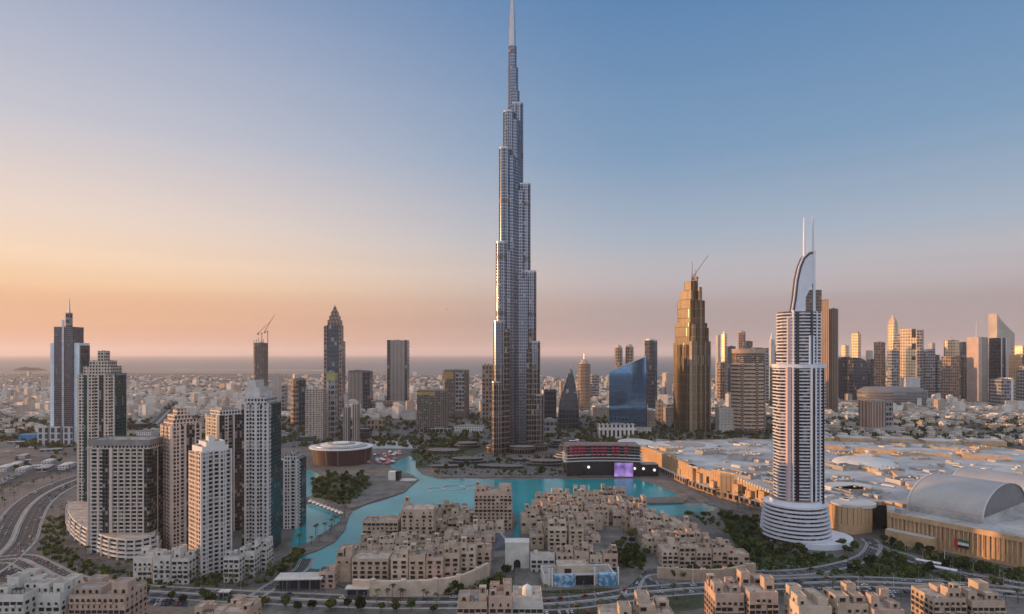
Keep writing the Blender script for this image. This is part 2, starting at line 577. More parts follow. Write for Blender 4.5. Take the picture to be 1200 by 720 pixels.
side = road('side road up to the old quarter garden', [(738, 697), (742, 684), (752, 673), (775, 670), (830, 668), (900, 672), (960, 668), (1010, 655), (1024, 640), (1018, 632)], 11, .065)
r4 = road('drive between the mall and the garden', [(1024, 640), (1060, 652), (1100, 668), (1150, 678), (1220, 690)], 12, .07)
r5 = road('road to the apartment towers', [(300, 699), (330, 680), (352, 668), (340, 668), (310, 690)][:3] + [(360, 655)], 10, .066)
r6 = road('ring road behind the tallest tower', [(430, 508), (500, 513), (540, 516), (600, 520)], 16, .062)
r7 = road('highway beyond the mall', [(760, 476), (860, 484), (960, 494), (1080, 500), (1210, 512), (1330, 522)], 46, .06, median=6)
r8 = road('desert avenue between the villas', [(-40, 508), (60, 512), (150, 508), (240, 498), (330, 484)], 26, .058, median=3)
r9 = road('straight avenue running towards the coast', [(182, 498), (205, 475), (222, 462), (236, 452), (244, 446)], 34, .056, median=4)
def near_road(x, y, extra=3.0):
    p = Vector((x, y))
    for pts, hw_ in ROADS:
        for i in range(0, len(pts) - 1):
            a, b = pts[i], pts[i + 1]
            d = b - a
            t = max(0, min(1, (p - a).dot(d) / max(1e-6, d.dot(d))))
            if (p - (a + d * t)).length < hw_ + extra: return True
    return False
M['lawn'] = plain('dark_lawn', (.035, .05, .024), .95, amp=.4, sc=.05, glob=True)
for lab, q in (('dark lawn of the garden round the hotel drum', [(842, 600), (885, 610), (900, 642), (985, 655), (1005, 652), (1000, 662), (960, 664), (885, 664), (862, 642)]),
               ('dark lawn along the sandstone mall wall', [(1030, 636), (1060, 646), (1150, 670), (1210, 684), (1210, 672), (1100, 650), (1040, 633)]),
               ('dark lawn south of the garden drive', [(985, 664), (1018, 650), (1062, 660), (1110, 676), (1080, 680), (1000, 675)]),
               ('dark lawn verge of the boulevard in the east', [(650, 712), (740, 706), (800, 697), (840, 694), (880, 692), (900, 700), (830, 712), (760, 722), (660, 726)]),
               ('dark lawn before the blue poster hall', [(650, 697), (690, 696), (722, 690), (732, 693), (700, 699), (655, 703)]),
               ('dark lawn under the trees of the lake peninsula', [(366, 562), (388, 556), (430, 560), (434, 570), (420, 582), (402, 592), (384, 587), (366, 583)]),
               ('dark lawn of the park west of the tallest tower', [(484, 549), (480, 531), (500, 518), (560, 512), (575, 525), (548, 538), (515, 548)])):
    sheet('lawn', [G(*p) for p in q], .75 if 'peninsula' in lab else .035, M['lawn'], lab, 'lawn')
# paved quays and islands, a step above the water
def px_poly(pts): return [G(*p) for p in pts]
isl_l = px_poly([(382, 682), (396, 662), (424, 646), (430, 632), (440, 622), (470, 611), (520, 604), (570, 597), (601, 600), (606, 612), (602, 622), (600, 640), (590, 668), (580, 692), (420, 696)])
isl_r = px_poly([(606, 640), (612, 622), (618, 604), (636, 588), (690, 582), (728, 580), (748, 588), (770, 607), (800, 618), (850, 640), (885, 662), (884, 672), (760, 668), (735, 690), (630, 694), (602, 690)])
slab('quay_paving', isl_l, 0, 1.2, M['paving'], 'sandy paved island under the lakeside old quarter', 'paving')
slab('quay_paving', isl_r, 0, 1.2, M['paving'], 'sandy paved ground under the larger old quarter', 'paving')
slab('promenade', px_poly([(362, 586), (410, 598), (432, 590), (455, 583), (474, 577), (482, 569), (490, 563), (482, 558), (466, 553), (430, 552), (380, 553), (374, 557), (374, 571), (364, 583)]), 0, .7, M['paving'], 'paved peninsula with the park and the stage', 'promenade')
slab('promenade', px_poly([(404, 603), (411, 600), (404, 622), (392, 636), (372, 646), (350, 653), (344, 650), (364, 640), (384, 626), (398, 614)]), 0, .7, M['paving'], 'narrow promenade between lagoon and lake', 'promenade')
slab('bridge_deck', px_poly([(738, 586), (800, 583), (806, 586), (800, 591), (745, 592)]), 0, 1.6, M['paving'], 'low paved footbridge between lake and pool', 'footbridge')
slab('promenade', px_poly([(768, 561), (790, 566), (818, 580), (845, 592), (880, 600), (880, 604), (838, 594), (806, 583), (790, 576), (770, 568)]), 0, .7, M['paving'], 'curved waterfront walk below the mall', 'promenade')
slab('tower_terrace', px_poly([(500, 546), (520, 538), (560, 534), (640, 534), (670, 540), (760, 556), (745, 560), (650, 560), (545, 560), (516, 560)]), 0, .9, M['dark_paving'], 'paved terrace at the foot of the tallest tower', 'terrace')

# air: evening haze over the whole city
hz = MB().box(-62000, 62000, -3500, 91000, -1.0, 850.0).build('haze', None)
hm = bpy.data.materials.new('evening_haze')
hm.use_nodes = True
hm.node_tree.nodes.clear()
ho = hm.node_tree.nodes.new('ShaderNodeOutputMaterial')
hv = hm.node_tree.nodes.new('ShaderNodeVolumePrincipled')
hv.inputs['Color'].default_value = (.92, .84, .84, 1)
hv.inputs['Density'].default_value = 2.9e-5
hv.inputs['Anisotropy'].default_value = .2
hm.node_tree.links.new(hv.outputs[0], ho.inputs['Volume'])
hz.data.materials.clear()
hz.data.materials.append(hm)
tag(hz, 'thin mauve evening haze over the city', 'haze', kind='stuff')


# ------------------------------------------------------------------ the tallest tower
def frame(o, dz=0): return o
M['burj'] = facade('silver_curtain_wall', (.22, .245, .29), (.035, .05, .08), fh=5.6, bw=3.6, wx=.70, wy=.64, gr=.1, wr=.22, gm=.75, wm=.9, var=.35, cur=.04, dirt=.12)
M['burj_low'] = facade('silver_curtain_wall_with_ledges', (.19, .155, .13), (.012, .011, .011), fh=9.6, bw=4.6, wx=.78, wy=.76, gr=.2, wr=.4, gm=.2, wm=.5, var=.5, cur=.05, dirt=.18)
M['mech'] = facade('louvred_plant_floor', (.13, .125, .12), (.03, .03, .032), fh=2.2, bw=1.4, wx=.7, wy=.5, gr=.4, wr=.5, wm=.5)
M['spire'] = plain('brushed_spire_steel', (.36, .37, .39), .3, metal=.85, amp=.1)
M['finline'] = plain('dark_steel_rib', (.06, .06, .065), .4, metal=.5)
def tallest():
    cx, cy = PX(602.5, 1170), 1170
    root = empty('stepped_skyscraper', (cx, cy, 0))
    tag(root, 'silver stepped skyscraper, by far the tallest, tapering to a thin spire', 'skyscraper')
    for th, tiers in ((R(236), [(57.6, 130), (50.8, 239), (42.6, 383), (31.8, 557), (18.2, 628)]),
                      (R(350), [(47.5, 104), (40, 203), (32.4, 334), (20.9, 497), (6.7, 648)]),
                      (R(112), [(46, 150), (38, 272), (29, 425), (19, 590)])):
        for i, (r, h) in enumerate(tiers):
            hw_ = 8.2 + .5 * i
            lo = MB()
            st = stadium(th, r, hw_, 12)
            zb = 226 if h > 245 else 150 if h > 165 else h
            if h > 165:
                t = MB().prism(st, zb, h, 0, 1).build('wing_tier', [M['burj'], M['roof_grey']], root, smooth=35)
                MB().prism(st, 0, zb, 0, 1).build('wing_base', [M['burj_low'], M['roof_grey']], root, smooth=35)
            else:
                t = MB().prism(st, 0, h, 0, 1).build('wing_base', [M['burj_low'], M['roof_grey']], root, smooth=35)
            # shorter side bays along the wing
            if r > 18:
                for s in (-1, 1):
                    ox, oy = -math.sin(th) * s * (hw_ * .80), math.cos(th) * s * (hw_ * .80)
                    q = [(x + ox, y + oy) for x, y in stadium(th, r * .80 - 3, hw_ * .72, 8)]
                    hs = h - 14
                    MB().prism(q, 0, hs, 0, 1).build('side_bay', [M['burj_low' if hs < 260 else 'burj'], M['roof_grey']], root, smooth=35)
            # dark plant floors and a glazed screen at the setback
            for zm in (70, 152, 250, 352, 455, 548):
                if zm < h - 10:
                    MB().prism(stadium(th, r + .18, hw_ + .18, 12), zm, zm + 7.5, 0, 0, bottom=True).build('plant_floor', M['mech'], root, smooth=35)
            MB().prism(stadium(th, r + .25, hw_ + .25, 12), h - 2.0, h + 1.2, 0, 1, bottom=True).build('parapet', [M['spire'], M['roof_grey']], root, smooth=35)
            # ribs along the straight flanks
            for s in (-1, 1):
                for q in (.25, .5, .78):
                    ex, ey = r * q * math.cos(th) - s * hw_ * math.sin(th), r * q * math.sin(th) + s * hw_ * math.cos(th)
                    MB().obox(ex, ey, 1.6, 1.8, 0, h - 2, th, 0).build('fin', M['spire' if q == .5 else 'finline'], root)
            # projecting fins down the nose
            for k in (-2, -1, 0, 1, 2):
                a = th + k * .55
                ex, ey = r * math.cos(th) + hw_ * math.cos(a), r * math.sin(th) + hw_ * math.sin(a)
                MB().obox(ex, ey, 1.5, .9, 0, h - 2, a, 0).build('fin', M['spire' if k % 2 == 0 else 'finline'], root)
    MB().prism(circ(0, 0, 10.4, 20), 0, 672, 0, 1).build('core_shaft', [M['burj'], M['roof_grey']], root, smooth=35)
    dx = -3.2
    MB().prism(circ(dx + 1.2, 0, 9.6, 20), 640, 716, 0, 1).build('core_shaft', [M['burj'], M['spire']], root, smooth=35)
    MB().prism(circ(dx, 0, 7.8, 20), 700, 757, 0, 1).build('core_shaft', [M['burj'], M['spire']], root, smooth=35)
    MB().loft([[(dx + r * math.cos(a), r * math.sin(a), z) for a in [2 * math.pi * i / 14 for i in range(14)]] for r, z in ((6.3, 752), (6.0, 790), (5.4, 791), (5.0, 820))]).build('spire', M['spire'], root, smooth=35)
    MB().loft([[(dx + r * math.cos(a), r * math.sin(a), z) for a in [2 * math.pi * i / 10 for i in range(10)]] for r, z in ((4.2, 818), (3.8, 838), (3.2, 853))]).build('spire_tip', M['spire'], root, smooth=35)
    for zm in (668, 744): MB().prism(circ(dx * (.4 if zm < 700 else 1), 0, 9.9 if zm < 700 else 8.0, 20), zm, zm + 6, bottom=True).build('plant_floor', M['mech'], root, smooth=35)
    # low glass pavilions at the three entrances
    for th in (R(290), R(225), R(350)):
        r = 78 if th == R(290) else 72
        MB().prism([(r * .55 * math.cos(th) + x, r * .55 * math.sin(th) + y) for x, y in circ(0, 0, 24, 20, 15)], 0, 13, 0, 1).build('entrance_pavilion', [M['burj_low'], M['roof_grey']], root, smooth=35)
tallest()

# ------------------------------------------------------------------ the curved white hotel tower with the sail
M['hotel_glass'] = facade('hotel_glass', (.10, .07, .075), (.018, .02, .026), fh=3.1, bw=4.0, wx=.82, wy=.8, gr=.12, var=.7, cur=.2)
M['hotel_white'] = plain('white_aluminium', (.60, .62, .67), .4, amp=.05)
M['hotel_pink'] = plain('pale_pink_panel', (.50, .36, .37), .5, amp=.05)
def hotel():
    Yc = 606.0
    cx = PX(936, Yc)
    s = 606.0 / 730
    root = empty('hotel_tower', (cx, Yc, 0))
    tag(root, 'white banded hotel tower with a curved sail and twin masts on a drum base', 'tower')
    # plan of the shaft: two bowed faces
    def lens(w, d, k=10):
        fr = [(-w / 2 + w * i / k, -d / 2 * (1 - (2 * i / k - 1) ** 2 * .55)) for i in range(k + 1)]
        bk = [(w / 2 - w * i / k, d / 2 * (1 - (2 * i / k - 1) ** 2 * .55)) for i in range(k + 1)]
        return fr + bk
    zd, z1, z2 = HT(588, Yc), HT(430, Yc), HT(366, Yc)
    cxm = 0.0
    widths = lambda z: 45 if z < z1 else 38
    MB().prism(lens(42, 32), 0, z1, 0, 1).build('shaft', [M['hotel_glass'], M['roof_grey']], root, smooth=40)
    MB().prism(lens(36, 28), z1, z2, 0, 1).build('shaft', [M['hotel_glass'], M['roof_grey']], root, smooth=40)
    big = MB().prism(lens(44.5, 34.5), 0, 1.1, 0, bottom=True).mesh('balcony_slab', M['hotel_white'], 40)
    sml = MB().prism(lens(38.5, 30.5), 0, 1.15, 0, bottom=True).mesh('balcony_slab', M['hotel_white'], 40)
    z = zd + 2
    while z < z2 - 1:
        place('balcony_slab', big if z < z1 else sml, root, (0, 0, z))
        z += 3.15
    MB().prism(lens(46, 36), z1 - 1, z1 + 2.6, bottom=True).build('belt_course', M['hotel_white'], root, smooth=40)
    # vertical fins on the front
    def yf(x, w, d): return -d / 2 * (1 - (2 * x / w) ** 2 * .55)
    for x, wd, m, zt in ((-15.5, 3.4, 'hotel_pink', z2 - 6), (-12.2, 1.0, 'hotel_white', z2 + 1), (4.0, 1.6, 'hotel_white', z1 + 30), (8.5, 1.6, 'hotel_white', z1 + 30), (13.5, 1.2, 'hotel_white', z2)):
        zs = zd - 4 if x < 0 else zd
        y = yf(x, 45, 35)
        MB().box(x - wd / 2, x + wd / 2, y - 1.4, y + 4, zs, z1).build('fin', M[m], root)
        y = yf(x, 39, 31)
        if zt > z1 + 5 and abs(x) < 17: MB().box(x * .88 - wd / 2, x * .88 + wd / 2, y - 1.2, y + 4, z1 + 2.7, zt).build('fin', M[m], root)
    for x, wd in ((-8.6, 3.0), (6.3, 2.2), (18.4, 1.6)):
        y = yf(x, 45, 35)
        MB().box(x - wd / 2, x + wd / 2, y - .5, y + 4, zd + 1, z1 - 1.2).build('glass_strip', plain('dark_maroon_glass', (.03, .018, .022), .15), root)
        if x < 17: MB().box(x * .88 - wd / 2, x * .88 + wd / 2, yf(x, 39, 31) - .5, 0, z1 + 2.8, z2 - 1).build('glass_strip', M['glass'], root)
    # drum base with ring decks
    MB().loft([[(x * q - 3.5, y * q, z) for x, y in circ(0, 0, 30.2, 40)] for q, z in ((1, 0), (.98, zd * .3), (.95, zd * .6), (.90, zd - .5))], 0, mc=1).build('drum', [M['hotel_glass'], M['roof_grey']], root, smooth=30)
    ring = MB().prism(circ(0, 0, 32.0, 44), 0, 1.7, bottom=True).mesh('ring_deck', M['hotel_white'], 30)
    for k in range(9):
        q = 1 - .10 * (k / 8) ** 1.3
        place('ring_deck', ring, root, (-3.5, 0, 5.5 + k * (zd - 6) / 8.2), 0, (q, q, 1))
    MB().prism(circ(-3.5, 0, 23.6, 40), zd + .2, zd + 4, 0, 1).build('drum_roof', [M['hotel_white'], M['roof_grey']], root, smooth=30)
    MB().prism(circ(9.5, -6, 37, 40, 30), 0, 5.2, 0, 0).build('entrance_canopy', M['hotel_white'], root, smooth=30)
    # sail: a white blade behind a dark curved glass strip with a thin white rim
    zq = lambda py: HT(py, Yc)
    xq = lambda px: (px - 936) * s
    outer = [(917.5, 392), (921.5, 372), (925, 350), (927.2, 330), (930.5, 315), (935, 304), (941, 298), (948.5, 295.5)]
    def strip(off0, off1, y0, y1, mat, name):
        sm = MB()
        k0 = [(a + off0 * (1 - max(0, (i - 4)) * .12), b + off0 * max(0, i - 3) * .22) for i, (a, b) in enumerate(outer)]
        k1 = [(a + off1 * (1 - max(0, (i - 4)) * .12), b + off1 * max(0, i - 3) * .22) for i, (a, b) in enumerate(outer)]
        if off1 > 9:
            k1 = [(938.5, b) if b > 338 else (948.6, max(b, 297)) for a, b in outer]
        A = [(xq(a), y0, zq(b)) for a, b in k0]
        B = [(xq(a), y0, zq(b)) for a, b in k1]
        A2 = [(p[0], y1, p[2]) for p in A]
        B2 = [(p[0], y1, p[2]) for p in B]
        for i in range(len(A) - 1):
            sm.face([A[i], B[i], B[i + 1], A[i + 1]])
            sm.face([A2[i + 1], B2[i + 1], B2[i], A2[i]])
            sm.face([A[i + 1], A2[i + 1], A2[i], A[i]])
            sm.face([B[i], B2[i], B2[i + 1], B[i + 1]])
        sm.face([A[-1], B[-1], B2[-1], A2[-1]])
        sm.build(name, mat, root, smooth=40)
    strip(-.4, .9, -10.6, -9.5, M['hotel_white'], 'sail_rim')
    strip(0, 3.6, -9.4, -4.5, plain('maroon_glass', (.07, .03, .028), .25), 'sail_glass')
    strip(3.6, 10, -10, -4, M['hotel_white'], 'sail')
    MB().box(xq(947), xq(949.6), -10.5, -7.6, z2, zq(296)).build('mast_leg', M['hotel_white'], root)
    MB().box(xq(937.5), xq(957.5), -9, 9, z2 + .3, zq(341), 0, 1).build('crown_block', [facade('brown_crown_glass', (.22, .17, .13), (.06, .045, .035), 3.1, 2.4, .7, .6), M['roof_grey']], root)
    for px in (938.2, 948.4):
        MB().tube((xq(px), -7.5, zq(304)), (xq(px), -7.5, zq(275)), 1.15, 1.0, 8).tube((xq(px), -7.5, zq(275)), (xq(px), -7.5, zq(257)), 1.0, .6, 8).build('mast', M['hotel_white'], root)
hotel()

# ------------------------------------------------------------------ generic towers by their place in the photo
def tower(name, label, cat, xl, xr, yt, Y, mat, depth=None, rot=0.0, roof='roof_grey', group=None, crown=None, ch=0.0, podium=None):
    """a tower whose front spans xl..xr at distance Y and whose roof shows at row yt"""
    w = (xr - xl) * Y / F
    rat = (depth or w) / w
    cx = PX((xl + xr) / 2, Y)
    for _ in range(8):          # fit the plan so that the outline spans xl..xr
        d = depth or w * rat
        Yc = Y + (abs(math.sin(rot)) * w + math.cos(rot) * d) / 2
        q = [600 + F * x / y for x, y in rect(cx, Yc, w, d, rot)]
        w *= ((xr - xl) / (max(q) - min(q)) if not depth else max(.25, 1 + ((xr - xl) - (max(q) - min(q))) * Y / F / w))
        cx += ((xl + xr) / 2 - (max(q) + min(q)) / 2) * Y / F
    h = HT(yt, Y)
    root = empty(name, (cx, Yc, 0), rot)
    tag(root, label, cat, group)
    root['dims'] = (w, d, h)
    pl = chamf(w, d, ch) if ch else rect(0, 0, w, d)
    MB().parapet(pl, 0, h - 1.5, 1.5, .6).build('shaft', [mat, M[roof]], root)
    rng = random.Random(hash((int(xl * 10), int(yt))) & 0xffff)
    for i in range(rng.randint(1, 3)):
        bw, bd = w * rng.uniform(.15, .4), d * rng.uniform(.15, .4)
        bx, by = rng.uniform(-.25, .25) * w, rng.uniform(-.25, .25) * d
        MB().box(bx - bw / 2, bx + bw / 2, by - bd / 2, by + bd / 2, h - 1.6, h + rng.uniform(1.5, 4.5)).build('plant_room', M['concrete'], root)
    return root, w, d, h
def add_box(root, name, x0, x1, y0, y1, z0, z1, m, mt=None):
    return MB().box(x0, x1, y0, y1, z0, z1, 0, 1 if mt else None).build(name, [m, mt] if mt else m, root)
def mast(root, x, y, z0, z1, r=.8, name='mast', m='steel'):
    return MB().tube((x, y, z0), (x, y, z1), r, r * .35, 6).build(name, M[m], root)
def podium(root, w, d, h, m, y=0, x=0):
    return MB().parapet(rect(x, y, w, d), 0, h, 1, .6).build('podium', [m, M['roof_grey']], root)

fc = {}
fc['grey'] = facade('grey_office_wall', (.26, .25, .25), (.03, .035, .042), 11.4, 9, .8, .62, var=.5)
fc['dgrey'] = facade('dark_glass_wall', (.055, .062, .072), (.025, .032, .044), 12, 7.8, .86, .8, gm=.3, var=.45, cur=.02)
fc['blue'] = facade('blue_glass_wall', (.05, .065, .08), (.02, .05, .08), 12, 7.2, .88, .82, gr=.08, gm=.45, var=.4, cur=.04)
fc['teal'] = facade('teal_glass_wall', (.07, .1, .105), (.015, .055, .065), 3.6, 2.4, .88, .78, gr=.1, gm=.3, var=.5, cur=.05)
fc['beige'] = facade('beige_wall_with_windows', (.40, .32, .255), (.03, .03, .032), 3.6, 3.4, .55, .58, var=.6)
fc['tan'] = facade('tan_banded_wall', (.36, .26, .19), (.035, .03, .028), 4.4, 30, .99, .5, var=.4, cur=.0)
fc['brown'] = facade('brown_wall', (.25, .17, .125), (.03, .028, .028), 11.4, 9, .6, .6)
fc['bronze'] = facade('bronze_glass_wall', (.17, .115, .065), (.03, .024, .018), 22, 3.8, .58, .93, gr=.3, wr=.75, gm=.15, wm=.0, var=.6, cur=.05)
fc['bronze_lit'] = facade('sunlit_bronze_wall', (.36, .26, .15), (.07, .05, .035), 22, 3.4, .5, .93, gr=.28, wr=.6, gm=.25, wm=.1, var=.4, cur=.03)  # lighter copy of the bronze, sun glint painted into the colour
for k_ in ('bronze', 'bronze_lit'): fc[k_].node_tree.nodes['Principled BSDF'].inputs['Specular IOR Level'].default_value = .12
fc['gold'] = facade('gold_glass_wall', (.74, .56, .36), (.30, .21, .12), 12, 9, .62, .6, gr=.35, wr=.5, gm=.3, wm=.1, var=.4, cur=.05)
fc['slit'] = facade('vertical_ribbed_wall', (.36, .31, .275), (.05, .045, .042), 400, 4.4, .45, 1.0, var=.2, cur=0)
fc['slitb'] = facade('brown_ribbed_wall', (.30, .22, .165), (.07, .055, .045), 400, 5.2, .4, 1.0, var=.2, cur=0)
fc['pale'] = facade('pale_wall_with_windows', (.50, .45, .40), (.05, .05, .052), 3.5, 3.2, .5, .55)
fc['white'] = facade('white_wall_with_windows', (.58, .56, .54), (.05, .055, .06), 3.6, 4.0, .6, .5)
fc['construct'] = facade('bare_concrete_floors', (.20, .165, .135), (.015, .014, .013), 3.8, 5.0, .8, .68, gr=.7, var=.8, cur=.05)
fc['bluem'] = facade('mirror_blue_glass', (.06, .11, .17), (.13, .28, .46), 5.2, 4.4, .93, .93, gr=.05, gm=.9, var=.12, cur=.0)

# --- distant left: slab tower with a mast
def mast_tower():
    Y = YB(522)
    s = Y / F
    cx = PX(72.5, Y)
    root = empty('office_tower', (cx, Y + 20, 0))
    tag(root, 'blue-grey twin slab tower with white side fins and a tall mast', 'tower')
    z = lambda p: HT(p, Y)
    MB().box(-11.5 * s, 10.5 * s, -15, 17, 0, z(383), 0, 1).build('shaft', [facade('slate_glass', (.12, .122, .135), (.055, .06, .075), 4, 2.2, .8, .75, gm=.4, cur=.03), M['roof_grey']], root)
    for x0, x1, zt in ((-17.5, -11.4, 402), (10.4, 16.5, 402)):
        MB().box(x0 * s, x1 * s, -11, 20, 0, z(zt)).build('side_slab', facade('pale_blue_slab', (.66, .75, .80), (.50, .58, .64), 4, 3, .6, .6, gr=.3, var=.2, cur=0), root)
    MB().box(16.6 * s, 18.3 * s, -8, 16, 0, z(405)).build('glass_edge', fc['dgrey'], root)
    MB().box(-1.6 * s, .9 * s, -16.5, -14.9, 30, z(375)).build('centre_fin', M['steel'], root)
    MB().box(-2.6 * s, 1.8 * s, -4, 6, z(383), z(366), 0).build('mast_base', fc['grey'], root)
    mast(root, -.4 * s, 1, z(366), z(349), 2.4)
    for x0, x1 in ((-27, -16), (-12.5, -1), (3, 11)):
        MB().box(x0 * s, x1 * s, -24, -15.2, 0, z(500), 0, 1).build('podium_wing', [facade('podium_frame', (.42, .43, .46), (.05, .055, .065), 12, 12, .55, .75), M['roof_grey']], root)
mast_tower()

# --- mid distance, from west to east
r, w, d, h = tower('construction_tower', 'unfinished brown concrete tower with cranes on top', 'tower', 296, 315, 402, 2050, fc['construct'], ch=6)
for i in range(5):
    add_box(r, 'top_column', -w*.4 + i*w*.2 - .8, -w*.4 + i*w*.2 + .8, -d/2 + 1, -d/2 + 3, h - 1, h + 8 + (i % 3) * 4, M['concrete'])
MB().box(-w*.52, -w*.42, -d*.3, d*.3, 30, h - 6).build('hoist_mast', M['steel'], r)
def crane(label, px, py0, py1, Y, jib, ang, up=.9):
    x = PX(px, Y)
    z0, z1 = HT(py0, Y), HT(py1, Y)
    root = empty('tower_crane', (x, Y + 20, z0), ang)
    tag(root, label, 'crane')
    MB().tube((0, 0, 0), (0, 0, z1 - z0), 1.3, 1.1, 4).build('mast', M['rust'], root)
    MB().tube((-jib * .3, 0, z1 - z0 - 2), (jib * .66, 0, z1 - z0 + jib * up), 1.2, .6, 4).build('jib', M['rust'], root)
    MB().box(-jib * .34, -jib * .2, -1.6, 1.6, z1 - z0 - 6, z1 - z0 - 2).build('counterweight', M['dconcrete'], root)
    MB().box(-1.8, 1.8, -3.5, -1.1, z1 - z0 - 3, z1 - z0 + .5).build('cab', M['glass'], root)
crane('luffing crane leaning on the unfinished concrete tower', 304, 402, 390, 2055, 44, .1)
crane('second luffing crane at the edge of the unfinished concrete tower', 311, 402, 388, 2045, 40, -.2, 1.4)

# pointed blue tower
def pointed():
    Y = 1800
    s = Y / F
    root = empty('pointed_tower', (PX(390, Y), Y + 22, 0))
    tag(root, 'dark blue tower with orange edges and a stepped pointed top', 'tower')
    z = lambda p: HT(p, Y)
    MB().box(-10 * s, 10 * s, -20, 22, 0, z(400), 0, 1).build('shaft', [fc['blue'], M['roof_grey']], root)
    for x0, x1 in ((-10.6, -7), (7, 10.6)):
        MB().box(x0 * s, x1 * s, -22, -16, 0, z(382)).build('edge_pier', fc['brown'], root)
    MB().box(-8.2 * s, 8.2 * s, -17, 18, z(400), z(381)).build('upper_shaft', fc['blue'], root)
    for hw_, a, b in ((7.2, 381, 375), (5.6, 375, 370), (4.0, 370, 366)):
        MB().box(-hw_ * s, hw_ * s, -hw_ * s * .8, hw_ * s * .8, z(a), z(b)).build('crown_step', fc['brown'], root)
    MB().loft([[(q * 3.4 * s, p * 3.0 * s, z(366)) for q, p in ((-1, -1), (1, -1), (1, 1), (-1, 1))], [(q * .3, p * .3, z(357)) for q, p in ((-1, -1), (1, -1), (1, 1), (-1, 1))]]).build('pyramid_top', fc['brown'], root)
    mast(root, 0, 0, z(358), z(354), .8)
pointed()

r, w, d, h = tower('apartment_tower', 'orange brown tower with a blue glass side west of the pointed tower', 'tower', 340, 358, 444, 1560, fc['brown'], ch=4, rot=R(38))
add_box(r, 'glass_side', -w*.1, w*.52, -d/2 - 1, -d/2 + 3, 0, h - 4, fc['blue'])
add_box(r, 'crown', -w*.35, w*.05, -d*.2, d*.25, h - 1, h + 11, M['sand_c'])
r, w, d, h = tower('apartment_block', 'beige slab block with a deep window grid beside the round opera hall', 'tower', 358.5, 382, 456, 1310, facade('beige_deep_grid', (.44, .38, .33), (.06, .055, .05), 4.6, 6.2, .7, .55, bump=.5), depth=24)
for i in range(6): add_box(r, 'pier', -w/2 + i*w/5 - .6, -w/2 + i*w/5 + .6, -d/2 - 1.2, -d/2 + .5, 0, h, M['sand_c'])
r, w, d, h = tower('apartment_tower', 'narrow tower with a yellow green top in front of the pointed tower', 'tower', 382.5, 396, 437, 1345, fc['grey'])
add_box(r, 'coloured_top', -w*.5-.3, w*.5+.3, -d*.5-.3, d*.3, h - 16, h - .4, plain('yellow_green_panel', (.32, .30, .11), .6))  # top storeys in their own yellow green
add_box(r, 'ribs', -w*.5-.6, -w*.22, -d*.5-.7, d*.2, 0, h - 17, fc['pale'])
r, w, d, h = tower('office_tower', 'grey ribbed tower with a blue glass corner left of the tall beige slab', 'tower', 408, 437, 435, 1990, fc['slit'], depth=44)
add_box(r, 'glass_corner', w*.18, w*.5+.8, -d/2 - 1, d/2 - 4, 0, h - 3, fc['blue'])
add_box(r, 'roof_frame', -w*.48, w*.5+.9, -d/2 - 1.2, -d/2 + 2, h - 3, h + 2, M['dconcrete'])
tower('apartment_tower', 'slim pale tower close behind the twin cream towers', 'tower', 403, 408.5, 462, 1500, fc['pale'])
for k, (a, b, lab) in enumerate(((402, 411, 'western of two slender cream towers by the plaza'), (413, 422, 'eastern of two slender cream towers by the plaza'))):
    r, w, d, h = tower('apartment_tower', lab, 'tower', a, b, 478 - k * 4, 1255, fc['slit'])
    add_box(r, 'crown', -w*.3, w*.3, -d*.3, d*.3, h - 1, h + 6, M['sand_c'])
r, w, d, h = tower('office_tower', 'tall beige ribbed slab tower with dark sides standing alone', 'tower', 454, 479.5, 399, 2030, fc['slit'], depth=46)
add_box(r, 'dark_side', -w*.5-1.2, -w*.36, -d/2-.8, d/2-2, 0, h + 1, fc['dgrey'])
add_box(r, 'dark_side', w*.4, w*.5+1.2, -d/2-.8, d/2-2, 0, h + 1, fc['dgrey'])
podium(r, 120, 60, 28, fc['brown'], y=-40, x=-10)
tower('office_block', 'low cream block at the foot of the tall beige slab', 'building', 470, 489, 482, 1700, fc['pale'])
r, w, d, h = tower('construction_block', 'dark unfinished block with a yellow lit rim below two sister towers', 'tower', 489, 526, 458, 1480, fc['construct'], depth=40)
add_box(r, 'painted_lit_rim', -w*.5-.4, w*.1, -d*.5-.4, d*.1, h - 10, h - 3, plain('painted_yellow_light', (.36, .25, .09), .8))  # yellow light on the rim put into an ochre band
for i in range(6): add_box(r, 'pier', -w/2 + i*w/5 - .9, -w/2 + i*w/5 + .9, -d/2 - .8, -d/2 + .5, 0, h - 11, M['dconcrete'])
r, w, d, h = tower('construction_tower', 'taller dark grey tower of the unfinished group', 'tower', 519, 550, 434, 1750, fc['construct'], depth=44, ch=5)
add_box(r, 'painted_lit_rim', -w*.5-.4, -w*.1, -d*.5-.4, d*.1, h - 24, h - 4, plain('painted_ochre_light', (.33, .22, .09), .8))  # ochre band painted as the lit western top corner
add_box(r, 'glass_bay', 0, w*.34, -d*.5-.8, d*.2, 20, h - 5, fc['grey'])
r, w, d, h = tower('apartment_tower', 'reddish brown tower partly behind the west foot of the tallest tower', 'tower', 565, 580, 428, 1700, fc['brown'])
mast(r, -2, 0, h, h + 18)
add_box(r, 'crown', -w*.4, w*.2, -d*.3, d*.3, h-1, h + 6, fc['gold'])

